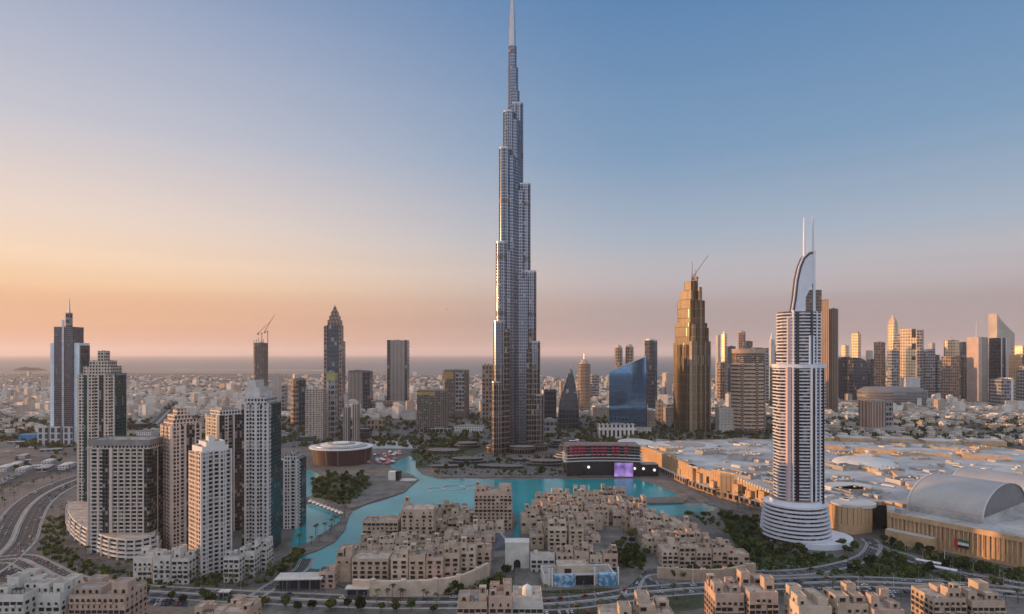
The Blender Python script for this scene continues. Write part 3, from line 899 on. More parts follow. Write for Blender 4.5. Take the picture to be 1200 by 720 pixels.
# --- east of the tallest tower
r, w, d, h = tower('office_tower', 'dark square tower just east of the tallest tower', 'tower', 637, 652, 457, 1600, fc['dgrey'])
def sail_tower(name, label, xl, xr, yt, Y, mat, peak=.55, n=10, depth=None, curve='left'):
    """pointed tower with bowed sides"""
    w = (xr - xl) * Y / F
    d = depth or w * .8
    h = HT(yt, Y)
    root = empty(name, (PX((xl + xr) / 2, Y), Y + d / 2, 0))
    tag(root, label, 'tower')
    rings = []
    for i in range(n + 1):
        t = i / n
        f = 1 - t ** 2.2
        xa = -w / 2 + (peak * w) * (1 - f) * .98
        xb = w / 2 - ((1 - peak) * w) * (1 - f) * .98
        dd = d * (.35 + .65 * f)
        rings.append([(xa, -dd / 2, t * h), (xb, -dd / 2, t * h), (xb, dd / 2, t * h), (xa, dd / 2, t * h)])
    MB().loft(rings).build('shaft', mat, root)
    MB().box(w * (peak - .5) - 1.2, w * (peak - .5) + 1.2, -d * .2, d * .2, h - 6, h + 5).build('tip', M['steel'], root)
    return root, w, d, h
r, w, d, h = sail_tower('sail_tower', 'dark leaf shaped tower with a pointed curved top', 655, 679, 431, 1500, fc['dgrey'], .62)
r, w, d, h = tower('apartment_tower', 'tan tower with a domed spire beside the dark leaf shaped tower', 'tower', 675, 694, 427, 1900, fc['tan'], ch=10, rot=R(28))
MB().dome(0, 0, h - .5, w * .36, 16, 12).build('dome', M['sand_a'], r)
mast(r, 0, 0, h + 14, h + 34, 1.5)
for k, (a, b, yt, lab) in enumerate(((719, 731, 404, 'western of two brown towers with rounded tops'), (731.5, 744, 403, 'eastern of two brown towers with rounded tops'))):
    r, w, d, h = tower('round_top_tower', lab, 'tower', a, b, yt + 4, 2300, fc['brown'], ch=8, rot=R(25))
    MB().dome(0, 0, h - .5, w * .46, 13, 14).build('dome', M['sand_b'], r)
r, w, d, h = tower('office_tower', 'slim dark glass tower with a white cap behind the blue glass building', 'tower', 755.5, 770, 399, 1950, fc['dgrey'], rot=R(20))
add_box(r, 'cap', -w*.45, w*.3, -d*.4, d*.4, h - 1, h + 5, M['white'])
add_box(r, 'glass_side', w*.2, w*.5+.6, -d*.5-.6, d*.4, 0, h - 5, fc['teal'])
def blue_building():
    Y = 1420
    s = Y / F
    root = empty('glass_office_building', (PX(736, Y), Y, 0), R(-6))
    tag(root, 'blue mirror glass building with a slanting roofline', 'building')
    zl, zr = HT(436, Y), HT(418, Y)
    ztop = lambda x, y: zl + (zr - zl) * (x + 21 * s) / (42 * s)
    MB().prism([(-22 * s, 0), (21 * s, 0), (24 * s, 46), (-18 * s, 46)], 0, 60, 0, 1, ztop=ztop).build('curtain_wall', [fc['bluem'], M['roof_grey']], root)
    MB().prism([(21.1 * s, -.6), (21.9 * s, -.6), (24.6 * s, 46.4), (24.1 * s, 46)], 0, zr + 1).build('edge_fin', fc['dgrey'], root)
    MB().box(-26 * s, 26 * s, -14, -.5, 0, 14, 0, 1).build('podium', [fc['pale'], M['roof_grey']], root)
blue_building()
# golden stepped tower
def golden():
    Y = 1440
    s = Y / F
    root = empty('stepped_tower', (PX(815, Y), Y + 38, 0), R(33))
    root.scale = (.77, .81, 1)
    tag(root, 'golden bronze tower with stepped shoulders, scaffolded top and thin antennas', 'tower')
    z = lambda p: HT(p, Y)
    mt = M['roof_grey']
    tiers = [(-21, 22.5, 36, 402), (-19.5, 20.5, 33, 378), (-15.5, 16, 30, 351), (-12, 12.5, 26, 340), (-7, 8.5, 18, 328)]
    for i, (a, b, dd, yt) in enumerate(tiers):
        MB().parapet(chamf((b - a) * s, dd * 2, 6, (a + b) / 2 * s), 0, z(yt) - 1.5, 1.5).build('shaft_tier', [fc['bronze'], mt], root)
    # bowed bays on the front and west side
    for x, hw_, yt in ((-14.5, 3.6, 380), (-6.0, 4.6, 352), (5.5, 4.6, 352), (15, 3.8, 384), (-.2, 3.2, 336)):
        q = circ(x * s, -34, hw_ * s, 14, 6)
        MB().prism(q, 0, z(yt), 0, 1).build('bow_bay', [fc['bronze_lit'] if x < -10 or abs(x) < 1 else fc['bronze'], mt], root, smooth=30)
    for y in (-18, 6):
        MB().prism(circ(-20.5 * s, y, 6, 14, 9), 0, z(404), 0, 1).build('bow_bay', [fc['bronze'], mt], root, smooth=30)
    for x in (-20.6, -10.3, .1, 10.4, 21.8):
        MB().box(x * s - 1, x * s + 1, -38.5, -30, 0, z(400)).build('pier', M['sand_d'], root)
    for i in range(7):
        MB().tube((-7 * s + i * 2.4 * s, -14, z(328)), (-7 * s + i * 2.4 * s, -14, z(328) + rnd.uniform(6, 18)), 1.0, .8, 4).build('scaffold_pole', M['rust'], root)
    mast(root, -3 * s, -10, z(328), z(304), 1.5, m='dconcrete')
    mast(root, 6.5 * s, -8, z(328), z(313), 1.5, m='dconcrete')
golden()
crane('thin luffing crane on top of the golden stepped tower', 820, 330, 324, 1445, 40, .1, 1.3)
# tan banded round tower
def tan_round():
    Y = YB(509)
    s = Y / F
    root = empty('round_tower', (PX(882.5, Y), Y + 30, 0))
    tag(root, 'tan round fronted tower with deep balcony bands and a ring crown', 'tower')
    z = lambda p: HT(p, Y)
    rr = 19.5 * s
    pl = circ(0, 0, rr, 28, 27)
    MB().prism(pl, 0, z(414), 0, 1).build('shaft', [facade('tan_glass', (.2, .15, .11), (.03, .027, .025), 4.2, 3.2, .8, .7), M['roof_grey']], root, smooth=30)
    bd = MB().prism(circ(0, 0, rr + 1.6, 28, 28.6), 0, 4.0, bottom=True).mesh('balcony_band', plain('tan_stone', (.46, .33, .24), .85), 30)
    zz = 12
    while zz < z(424):
        place('balcony_band', bd, root, (0, 0, zz))
        zz += 8.4
    for a in (R(236), R(285), R(322)):
        MB().obox(rr * math.cos(a), 27 * math.sin(a), 6, 5, 0, z(418), a).build('pier', fc['tan'], root)
    MB().prism(circ(0, 0, rr + 1.2, 28, 28.2), z(414), z(409), 0, 1).build('ring_crown', [plain('tan_stone_pale', (.42, .29, .21), .85), M['roof_grey']], root, smooth=30)
tan_round()
r, w, d, h = tower('office_tower', 'pale lit slender tower just east of the golden stepped tower', 'tower', 838.5, 844, 393, 2500, fc['pale'], rot=R(30))
mast(r, 0, 0, h, h + 12)
r, w, d, h = tower('office_tower', 'pale slender tower with a white top east of its twin', 'tower', 845.5, 852, 392, 2520, fc['gold'], rot=R(30))
add_box(r, 'cap', -w*.3, w*.3, -w*.3, w*.3, h - 1, h + 12, M['white'])
tower('office_tower', 'blue glass tower between the golden and the tan round tower', 'tower', 850, 862, 406, 2200, fc['blue'])
r, w, d, h = tower('office_tower', 'brown round topped tower above the blue glass tower', 'tower', 862, 876.5, 390, 2600, fc['brown'], ch=14, rot=R(25))
MB().dome(0, 0, h - .5, w * .44, 10, 14).build('dome', M['sand_d'], r)
tower('office_tower', 'grey block tower rising behind the tan round tower', 'tower', 876, 901, 408, 2250, fc['grey'])
r, w, d, h = tower('office_tower', 'slender white tower with a tapered tip beside the grey block tower', 'tower', 901.5, 908, 398, 2400, fc['white'])
MB().loft([[(q * w * .4, p * w * .4, h - .4) for q, p in ((-1, -1), (1, -1), (1, 1), (-1, 1))], [(q * .4, p * .4, h + 30) for q, p in ((-1, -1), (1, -1), (1, 1), (-1, 1))]]).build('tip', M['white'], r)
tower('office_tower', 'dark blue low tower between the tan round tower and the white hotel', 'tower', 902, 915, 430, 2000, fc['blue'])
r, w, d, h = tower('office_tower', 'tall tan slab tower behind the white hotel', 'tower', 957, 970.5, 351, 1850, fc['slitb'], depth=40, rot=R(34))
r, w, d, h = tower('office_tower', 'lower tan slab attached east of the tall tan slab', 'tower', 970.8, 978.5, 362, 1850, fc['slitb'], depth=40, rot=R(34))

# --- the skyline in the east
def curved_top(name, label, xl, xr, yt, Y, mat, side=1, drop=.16, depth=40, rot=0.0):
    w = (xr - xl) * Y / F
    h = HT(yt, Y)
    root = empty(name, (PX((xl + xr) / 2, Y), Y + depth / 2, 0), rot)
    tag(root, label, 'tower')
    n = 10
    pts = [(-w / 2, 0), (w / 2, 0)]
    for i in range(n + 1):
        t = i / n
        x = w / 2 - w * t
        u = (t if side > 0 else 1 - t)
        z_ = h - h * drop * (1 - math.sqrt(max(0, 1 - (1 - u) ** 2)))
        pts.append((x, z_))
    m = MB()
    A = [(x, -depth / 2, z_) for x, z_ in pts]
    B = [(x, depth / 2, z_) for x, z_ in pts]
    uvA = [(x, z_) for x, z_ in pts]
    m.face(A, 0, uvA)
    m.face(B[::-1], 0, uvA[::-1])
    k = len(pts)
    for i in range(k):
        j = (i + 1) % k
        m.face([A[j], A[i], B[i], B[j]], 0, [(0, A[j][2]), (0, A[i][2]), (depth, B[i][2]), (depth, B[j][2])])
    m.build('shaft', mat, root)
    return root, w, depth, h
r, w, d, h = tower('office_tower', 'small pale tower with a white pyramid just east of the tan slabs', 'tower', 978, 986, 424, 2700, fc['pale'])
MB().loft([[(q * w * .48, p * w * .48, h - .4) for q, p in ((-1, -1), (1, -1), (1, 1), (-1, 1))], [(q * .4, p * .4, h + 34) for q, p in ((-1, -1), (1, -1), (1, 1), (-1, 1))]]).build('pyramid_top', M['white'], r)
curved_top('curved_tower', 'dark round shouldered tower, the western of a facing pair', 979, 996, 418, 2350, fc['dgrey'], -1)
curved_top('curved_tower', 'dark round shouldered tower, the eastern of a facing pair', 1000, 1017, 419, 2300, fc['dgrey'], 1)
r, w, d, h = tower('office_tower', 'slim golden tower rising behind the dark round shouldered pair', 'tower', 997.5, 1009, 391, 2650, fc['gold'], rot=R(38))
add_box(r, 'cap', -w*.2, w*.3, -w*.3, w*.3, h - 1, h + 9, M['sand_d'])
tower('office_tower', 'reddish square tower west of the lantern topped golden tower', 'tower', 1024, 1037.5, 401, 2550, fc['brown'], rot=R(30))
r, w, d, h = tower('lantern_tower', 'golden tower with a stepped lantern top', 'tower', 1039.5, 1053, 379, 2600, fc['gold'], ch=6, rot=R(36))
for f_, dz in ((.36, 14), (.22, 26), (.1, 38)): add_box(r, 'lantern_step', -w*f_, w*f_, -w*f_, w*f_, h - 1, h + dz, M['sand_c'])
mast(r, 0, 0, h + 37, h + 52, 1.3)
tower('office_tower', 'grey tower standing in front of the lantern topped tower', 'tower', 1039.8, 1053.5, 411, 2380, fc['grey'])
curved_top('curved_tower', 'slim grey tower with a slanting shoulder next to the lantern topped tower', 1053.5, 1062, 390, 2500, fc['grey'], -1, .2)
r, w, d, h = curved_top('curved_tower', 'broad golden tower with a curved shoulder and a dark slot', 1062.5, 1084, 384, 2450, fc['gold'], 1, .14, 50, R(-42))
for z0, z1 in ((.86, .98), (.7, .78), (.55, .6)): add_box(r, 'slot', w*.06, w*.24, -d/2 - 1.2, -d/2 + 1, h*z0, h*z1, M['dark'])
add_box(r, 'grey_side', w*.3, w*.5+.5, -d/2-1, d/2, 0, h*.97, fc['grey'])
curved_top('curved_tower', 'grey tower with a falling roofline east of the broad golden tower', 1084.5, 1096, 409, 2500, fc['grey'], -1, .12)
tower('office_tower', 'short grey tower beside the falling roofline', 'tower', 1096, 1104, 423, 2500, fc['grey'])
r, w, d, h = tower('office_tower', 'orange topped tower with a thin antenna', 'tower', 1106, 1124, 399, 2500, fc['brown'], rot=R(32))
add_box(r, 'coloured_top', -w*.5-.5, w*.5+.5, -d*.5-.5, d*.4, h - 62, h - 1, fc['gold'])  # sunlit orange of the top put into a gold wall
mast(r, w*.1, 0, h, h + 30, 1.2)
tower('office_tower', 'dark brown tower in front of the orange topped tower', 'tower', 1103.5, 1123.5, 418, 2280, fc['brown'], rot=R(15))
tower('office_tower', 'grey blue tower in the gap beside the big twin slabs', 'tower', 1124, 1133, 401, 2550, fc['blue'])
r, w, d, h = tower('office_tower', 'big grey slab tower with a pale west strip painted as sunlit and a white double mast', 'tower', 1132.5, 1158, 395.5, 2250, fc['slit'], depth=60)
add_box(r, 'painted_lit_strip', -w*.5-.6, -w*.12, -d*.5-.6, d*.5-2, 0, h + 1, facade('painted_rose_light', (.48, .37, .33), (.12, .1, .09), 4, 3, .35, .6))  # pink evening light on the west side put into the wall colour
for x in (-w*.08, -w*.01): mast(r, x, 0, h, h + 62, 1.6, m='white')
r, w, d, h = tower('office_tower', 'big grey slab tower with white edges joined to its mast bearing twin', 'tower', 1158.8, 1179, 396, 2250, fc['dgrey'], depth=60)
for x in (-w*.5, w*.47): add_box(r, 'white_edge', x-.8, x+1.6, -d*.5-.9, -d*.5+1.5, 0, h, M['white'])
r, w, d, h = curved_top('sail_tower', 'tower with a concave sail top rising to a spire', 1168.5, 1189, 368, 2480, fc['pale'], 1, .02, 45)
bpy.data.objects.remove(r.children[0])
def sail_top(r, w, h, d):
    n = 12
    pts = [(-w/2, 0), (w/2, 0)]
    zr = h - 78
    for i in range(n + 1):
        t = i / n
        pts.append((w/2 - w * t, zr + 78 * t ** 2.3 + 18 * math.sin(math.pi * t)))
    m = MB()
    A = [(x, -d/2, z_) for x, z_ in pts]
    B = [(x, d/2, z_) for x, z_ in pts]
    m.face(A, 0, pts)
    m.face(B[::-1], 0, pts[::-1])
    for i in range(len(pts)):
        j = (i + 1) % len(pts)
        m.face([A[j], A[i], B[i], B[j]], 0, [(0, A[j][2]), (0, A[i][2]), (d, B[i][2]), (d, B[j][2])])
    m.build('shaft', fc['pale'], r)
    mast(r, -w/2 + 1, 0, h - 4, h + 10, 1.2, m='white')
sail_top(r, w, h, d)
r, w, d, h = tower('office_block', 'grey lower block with a white strip in front of the slab twins', 'building', 1160, 1190, 444.5, 2080, fc['grey'], depth=50)
add_box(r, 'white_strip', w*.18, w*.34, -d*.5-1, d*.5-1, 0, h + 4, M['white'])
r, w, d, h = tower('office_tower', 'dark tower with a lit orange top at the eastern end of the skyline', 'tower', 1182, 1206, 416, 2200, fc['dgrey'], rot=R(25))
add_box(r, 'coloured_top', -w*.08, w*.5+.5, -d*.3, d*.5, h - 2, h + 32, fc['gold'])  # evening sun on the top painted as a gold block
for i, (a, b, yt, Y, m, lab) in enumerate(((986, 996, 431, 2700, 'grey', 'grey mid tower glimpsed between the dark round shouldered pair'), (1016, 1025, 421, 2700, 'blue', 'blue grey tower west of the reddish square tower'), (1090, 1101, 416, 2750, 'dgrey', 'dark tower far behind the falling roofline'), (1099, 1108, 430, 2650, 'pale', 'pale low tower beside the dark brown tower'),
        (1126, 1134, 418, 2350, 'dgrey', 'dark slim tower west of the pale strip'), (1175, 1186, 405, 2700, 'blue', 'blue tower behind the white edged slab'), (908, 916, 412, 2600, 'grey', 'grey tower just west of the white hotel shaft'), (840, 850, 425, 2350, 'brown', 'brown tower low between golden tower and blue glass tower'),
        (986, 995, 405, 2900, 'gold', 'thin gold lit tower between tan slabs and the dark round shouldered pair'), (1014, 1023, 411, 2900, 'pale', 'pale far tower beside the slim golden tower'), (1072, 1082, 402, 2900, 'gold', 'gold lit far tower just behind the broad golden one'), (1088, 1096, 402, 2950, 'pale', 'thin pale far tower behind the falling roofline'), (903, 909, 404, 2900, 'gold', 'thin gold lit tower beside the slender white one'), (870, 882, 400, 2900, 'blue', 'far blue tower behind the tan round crown'), (1112, 1119, 406, 3000, 'grey', 'far grey tower behind the orange top'),
        (1192, 1212, 430, 2150, 'grey', 'grey tower at the easternmost edge of the skyline'), (776, 788, 437, 2600, 'pale', 'pale far tower west of the golden stepped tower'), (690, 702, 440, 2600, 'grey', 'grey far tower behind the sand block'), (655, 663, 447, 2600, 'beige', 'beige far tower west of the dark leaf shaped tower'))):
    tower('office_tower', lab, 'tower', a, b, yt, Y, fc[m], rot=R(18))
r, w, d, h = tower('round_top_tower', 'rounded golden topped tower near the eastern edge of the skyline', 'tower', 1191, 1201, 413, 2550, fc['gold'], ch=10, rot=R(30))
MB().dome(0, 0, h - .5, w * .45, 18, 14).build('dome', M['sand_c'], r)
def stadium_block():
    Y = 2050
    root = empty('curved_exhibition_building', (PX(1058, Y), Y + 60, 0))
    tag(root, 'long low grey curved building under the eastern skyline', 'building')
    n = 24
    ry = 70
    pl = circ(0, 0, PX(1098, Y) - PX(1058, Y), 32, ry)
    MB().loft([[(x * k, y * k, z_) for x, y in ccw(pl)] for k, z_ in ((.93, 0), (1.0, HT(466, Y)), (1.0, HT(459, Y)), (.8, HT(455, Y)))], 0).build('shell', facade('grey_shell', (.15, .148, .15), (.06, .06, .062), 9, 40, .98, .35, gr=.5), root, smooth=30)
    MB().box(60, 110, 20, 50, 0, HT(444, Y)).build('white_hall', fc['white'], root)
stadium_block()
r, w, d, h = tower('hotel_block', 'mid height block with copper ribs and a glass end before the eastern skyline', 'building', 1006, 1046, 471, 1430, facade('copper_ribs', (.34, .235, .18), (.10, .075, .06), 400, 9, .35, 1, cur=0), depth=30, rot=R(20))
add_box(r, 'glass_end', w*.2, w*.5+.6, -d*.5-.6, d*.5+.3, 0, h - 2, fc['grey'])
podium(r, w * 1.3, 50, 10, fc['pale'], y=-14)

# ------------------------------------------------------------------ apartment towers in the west foreground
M['cream'] = plain('cream_stucco', (.52, .45, .38), .85, amp=.12, sc=.05)
M['pinkish'] = plain('rose_stucco', (.55, .43, .36), .85, amp=.12, sc=.05)
M['greyish'] = plain('grey_stucco', (.50, .48, .465), .85, amp=.12, sc=.05)
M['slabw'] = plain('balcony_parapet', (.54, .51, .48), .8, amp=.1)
M['slabd'] = plain('dark_balcony_rail', (.20, .195, .19), .6, amp=.2)  # darker grey than the balcony parapet, also on flat roof bands
fr = {}
fr['cream'] = facade('cream_wall_small_windows', (.52, .445, .37), (.016, .024, .026), 3.5, 3.3, .64, .64, var=.6, bump=.35)
fr['pinkish'] = facade('rose_wall_small_windows', (.56, .43, .355), (.016, .024, .026), 3.5, 3.0, .64, .64, var=.6, bump=.35)
fr['greyish'] = facade('grey_wall_small_windows', (.51, .49, .475), (.016, .024, .027), 3.5, 3.0, .64, .64, var=.6, bump=.35)
fr['core'] = facade('balcony_glazing', (.07, .068, .066), (.014, .016, .018), 3.5, 2.6, .84, .8, var=.8, cur=.14)
fr['teal'] = facade('teal_curtain_wall', (.03, .055, .06), (.010, .05, .058), 3.5, 1.9, .86, .86, gr=.1, gm=.2, var=.5, cur=.03)
def res_tower(label, px, Y, w, d, h, rot, wall, front, left, right, crown=(), fh=3.5, slab='slabw', zbase=0.0):
    cx, cyy = PX(px, Y), Y
    root = empty('apartment_tower', (cx, cyy, 0), rot)
    tag(root, label, 'tower')
    MB().box(-w/2 + 1.4, w/2 - 1.4, -d/2 + 1.4, d/2 - 1.4, 0, h - .2, 0, 1).build('core', [fr['core'], M['roof_grey']], root)
    slab_m = MB().box(-w/2 + .45, w/2 - .45, -d/2 + .45, d/2 - .45, 0, 1.05).mesh('balcony_slab', M[slab])
    z = 3.2 + zbase
    while z < h - 2:
        place('balcony_slab', slab_m, root, (0, 0, z))
        z += fh
    def face(bays, L, put):
        x = -L / 2
        tot = sum(b for _, b in bays)
        for kind, b in bays:
            bw = b / tot * L
            if kind != 'b': put(x, x + bw, kind)
            x += bw
    def mk(kind):
        return {'r': fr['pinkish'], 'w': fr[wall], 'g': fr['teal'], 'p': M[wall], 'd': fr['core']}[kind]
    nm = {'r': 'wall_bay', 'w': 'wall_bay', 'g': 'glass_bay', 'p': 'pier', 'd': 'dark_bay'}
    face(front, w, lambda a, b, k: MB().box(a, b, -d/2 - (.25 if k != 'p' else .5), -d/2 + 3.0, 0, h + (0 if k != 'p' else 1.2)).build(nm[k], mk(k), root))
    face(left, d - 2, lambda a, b, k: MB().box(-w/2 - (.27 if k != 'p' else .52), -w/2 + 3.0, -b, -a, 0, h - .3 + (0 if k != 'p' else 1.2)).build(nm[k], mk(k), root))
    face(right, d - 2, lambda a, b, k: MB().box(w/2 - 3.0, w/2 + (.27 if k != 'p' else .52), a, b, 0, h - .3 + (0 if k != 'p' else 1.2)).build(nm[k], mk(k), root))
    face(front, w, lambda a, b, k: MB().box(-b, -a, d/2 - 3, d/2 + .3, 0, h - .1).build(nm[k], mk(k), root))
    for (x0, x1, y0, y1, z0, z1, m) in crown:
        MB().parapet([(x0*w, y0*d), (x1*w, y0*d), (x1*w, y1*d), (x0*w, y1*d)], h + z0 - .5, h + z1, 1.1, .4, 0, 1).build('crown_block', [fr[m] if m in fr else M[m], M['roof_grey']], root)
    for k in range(5):
        x, y = rnd.uniform(-.35, .35) * w, rnd.uniform(-.3, .3) * d
        zt = h + max([c[5] for c in crown if c[0]*w <= x <= c[1]*w and c[2]*d <= y <= c[3]*d] or [0])
        MB().box(x - 1.2, x + 1.2, y - .9, y + .9, zt - .4, zt + 1.6).build('roof_unit', M['concrete'], root)
    return root
# B: tallest of the western cluster, cream with glass
hB = HT(440, 690)
res_tower('cream tower with a square lantern top, westernmost of the apartment towers', 120, 700, 41, 22, hB, 0, 'cream',
          [('p', .5), ('w', 1.6), ('g', 1.2), ('p', .4), ('w', 1.8), ('b', 1.2), ('p', .4), ('d', 1.6), ('p', .4), ('w', 1.8), ('b', .8), ('p', .4)],
          [('p', .6), ('w', 3), ('p', .6)], [('g', 3), ('g', 2)],
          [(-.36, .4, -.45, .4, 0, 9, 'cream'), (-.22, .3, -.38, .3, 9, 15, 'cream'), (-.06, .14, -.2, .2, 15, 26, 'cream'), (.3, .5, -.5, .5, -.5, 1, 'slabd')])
# C: front block with curved terraces
C_ = res_tower('broad block with a dark flat roof band above curved terraces', 149, 575, 55, 26, HT(527, 560), .02, 'cream',
          [('p', .3), ('b', 2.4), ('p', .5), ('b', 1.0), ('d', 2.0), ('p', .8), ('b', 1.5), ('p', .3), ('b', 1.5), ('p', .3), ('b', 1.5), ('p', .3), ('b', 1.5), ('p', .3), ('b', 1.5), ('p', .4), ('d', 1.5)],
          [('p', 1), ('b', 3), ('p', 1), ('b', 3), ('p', 1)], [('d', 3), ('p', .3), ('d', 3)],
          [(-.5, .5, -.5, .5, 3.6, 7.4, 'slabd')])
MB().box(-24, 27, -12.2, 12, HT(527, 560) - .2, HT(527, 560) + 3.4).build('top_storey', fr['cream'], C_)
def terraces():
    path = [G(*p) for p in [(80, 606), (77, 616), (82, 628), (94, 639), (110, 648), (128, 655), (148, 658), (168, 657), (186, 652)]]
    back = [G(*p) for p in [(190, 642), (150, 640), (112, 628), (108, 606)]]
    out_ = smooth_line(path, 4)
    poly = [tuple(p) for p in out_] + back
    cx = sum(p[0] for p in poly) / len(poly)
    cy_ = sum(p[1] for p in poly) / len(poly)
    root = empty('terraced_podium', (cx, cy_, 0))
    tag(root, 'curved white terraced podium wrapping round the broad block', 'building')
    def sc(k): return [((x - cx) * k, (y - cy_) * k) for x, y in poly]
    MB().prism(sc(.93), 0, 17.5, 0, 1).build('glazing', [fr['core'], M['roof_grey']], root)
    for k in range(5):
        MB().prism(sc(1 - .022 * max(0, k - 1)), 2.6 + k * 3.6, 4.2 + k * 3.6, 0, 1, bottom=True).build('terrace_deck', [M['slabw'], M['roof_sand'] if k == 4 else M['slabw']], root)
    P = sc(1.0)
    for i in range(0, len(out_), 2):
        MB().obox(P[i][0] * .985, P[i][1] * .985, 1.2, 1.2, 0, 18, 0).build('pier', M['slabw'], root)
    for i in range(6):
        MB().obox(-24 + i * 9, 6 - i * 2.4, 4, 3, 18.5, 21.5, .3).build('roof_pavilion', M['slabw'], root)
terraces()
balc = [('p', .5), ('w', 1.7), ('b', 1.2), ('p', .35), ('w', 1.7), ('p', .35), ('b', 1.2), ('w', 1.7), ('p', .5)]
res_tower('rose tower with a stepped rounded crown, behind the frontmost tower', 212, 592, 27, 25, HT(500, 575), R(50), 'pinkish',
          [('p', .4), ('w', 1.5), ('p', .5), ('b', .9), ('p', .5), ('d', 2.2), ('p', .4), ('b', 1.0), ('p', .4)],
          [('p', .4), ('w', 1.5), ('b', 1.0), ('w', 1.5), ('b', 1.0), ('w', 1.5), ('p', .4)], [('b', 2), ('p', .4), ('b', 2)],
          [(-.42, .42, -.42, .42, 0, 4, 'pinkish'), (-.34, .26, -.32, .3, 4, 9, 'pinkish'), (-.2, .14, -.2, .2, 9, 14, 'pinkish')])
res_tower('frontmost pale tower with rose light painted on its west face, rising from white townhouses', 246.5, 515, 25, 24, HT(530, 505), R(48), 'greyish',
          [('p', .4), ('w', 1.3), ('p', .3), ('b', 1.2), ('p', .3), ('b', 1.2), ('p', .3), ('w', 1.3), ('p', .4), ('b', 1.1), ('p', .4)],
          [('r', 2.2), ('r', 2.2), ('p', .4), ('r', 2.2)], [('b', 2), ('p', .4), ('w', 2)],  # west bays in rose wall, evening light put into the colour
          [(-.42, .42, -.42, .42, 0, 3.5, 'white'), (-.25, .35, -.3, .32, 3.5, 7, 'white'), (-.1, .1, -.12, .12, 7, 11, 'white')], slab='slabw')
res_tower('tower with an ochre west face between the rose tower and the tallest pale tower', 266, 640, 31, 27, HT(488, 620), R(50), 'cream',
          [('p', .4), ('d', 1.6), ('w', 1.2), ('b', 1.4), ('p', .4), ('d', 2.2), ('p', .4), ('w', 1.2), ('p', .4)],
          [('p', .5), ('w', 2), ('p', .4), ('w', 2), ('p', .5)], [('b', 2), ('p', .4), ('b', 2)],
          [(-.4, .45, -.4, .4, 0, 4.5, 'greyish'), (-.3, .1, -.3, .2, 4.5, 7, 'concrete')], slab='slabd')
res_tower('tallest pale tower with a teal glass side and a broad stepped crown', 307, 578, 24, 31, HT(474, 562), 0, 'greyish',
          [('d', .9), ('p', .5), ('w', 1.1), ('b', .8), ('w', 1.1), ('p', .5), ('w', 1.1), ('b', .8), ('p', .5), ('w', 1.0), ('p', .5)],
          [('p', 1), ('b', 3), ('p', 1)], [('w', 1.0), ('g', 5)],
          [(-.44, .4, -.46, .4, 0, 5, 'greyish'), (-.44, .12, -.4, .4, 5, 14, 'offwhite'), (-.4, -.08, -.3, .3, 14, 20, 'offwhite'), (-.05, .3, -.2, .2, 5, 9, 'offwhite')])
res_tower('short tower with dark glass nearest the lagoon', 343.5, 655, 18, 29, HT(540, 640), 0, 'greyish',
          [('d', 1.0), ('p', .4), ('w', 1.3), ('p', .4), ('b', 1.2), ('p', .4)],
          [('p', 1), ('b', 3), ('p', 1)], [('w', 1.0), ('b', 1), ('g', 2.4)],
          [(-.3, .4, -.36, .4, 0, 4, 'greyish'), (-.1, .2, -.2, .2, 4, 7, 'greyish')])

# ------------------------------------------------------------------ old quarter blocks: walls, roofs, windows, wind towers
def window_mesh(kind, wmat):
    m = MB()
    if kind == 'arch':
        w_, h_ = 1.05, 2.5
        P = [(-w_, 0), (w_, 0)] + [(w_ * math.cos(a), 1.7 + .8 * math.sin(a)) for a in [math.pi * i / 6 for i in range(7)]]
        m.face([(x, -.05, z) for x, z in P], 1)
        O = [(x * 1.22, z * 1.08 - .1) for x, z in P]
        for i in range(len(P)):
            j = (i + 1) % len(P)
            m.face([(O[i][0], -.3, O[i][1]), (O[j][0], -.3, O[j][1]), (P[j][0], -.3, P[j][1]), (P[i][0], -.3, P[i][1])], 0)
            m.face([(P[i][0], -.3, P[i][1]), (P[j][0], -.3, P[j][1]), (P[j][0], -.05, P[j][1]), (P[i][0], -.05, P[i][1])], 0)
            m.face([(O[j][0], -.3, O[j][1]), (O[i][0], -.3, O[i][1]), (O[i][0], .05, O[i][1]), (O[j][0], .05, O[j][1])], 0)
    else:
        w_, h_ = {'plain': (.98, 2.2), 'wide': (1.75, 2.5), 'slit': (.55, 2.2)}[kind]
        m.face([(-w_, -.05, 0), (w_, -.05, 0), (w_, -.05, h_), (-w_, -.05, h_)], 1)
        t = .22
        m.box(-w_ - t, -w_, -.32, .05, -.2, h_ + t, 0).box(w_, w_ + t, -.32, .05, -.2, h_ + t, 0)
        m.box(-w_, w_, -.5, .05, h_, h_ + t, 0).box(-w_, w_, -.42, .05, -.25, 0, 0)
    return m.mesh('window', [wmat, M['dark'] if kind != 'slit' else M['glass']])
WALLS = {'sand': 'sand_a', 'rose': 'sand_b', 'cream': 'sand_c', 'ochre': 'sand_d', 'white': 'white', 'pale': 'offwhite'}
WIN = {(k, c): window_mesh(k, M[m]) for k in ('arch', 'plain', 'wide', 'slit') for c, m in WALLS.items()}
def rail_mesh(col):
    return MB().box(-1.5, 1.5, -1.3, .02, 0, .2).box(-1.5, 1.5, -1.3, -1.2, .2, 1.1).box(-1.5, -1.42, -1.2, 0, .2, 1.1).box(1.42, 1.5, -1.2, 0, .2, 1.1).mesh('balcony', [M[WALLS[col]]])
RAIL = {c: rail_mesh(c) for c in WALLS}
SEEN = {}
def uniq(lbl, tails):
    if lbl not in SEEN:
        SEEN[lbl] = 1
        return lbl
    for t in tails:
        q = lbl + ' ' + t
        if q not in SEEN:
            SEEN[q] = 1
            return q
    return lbl
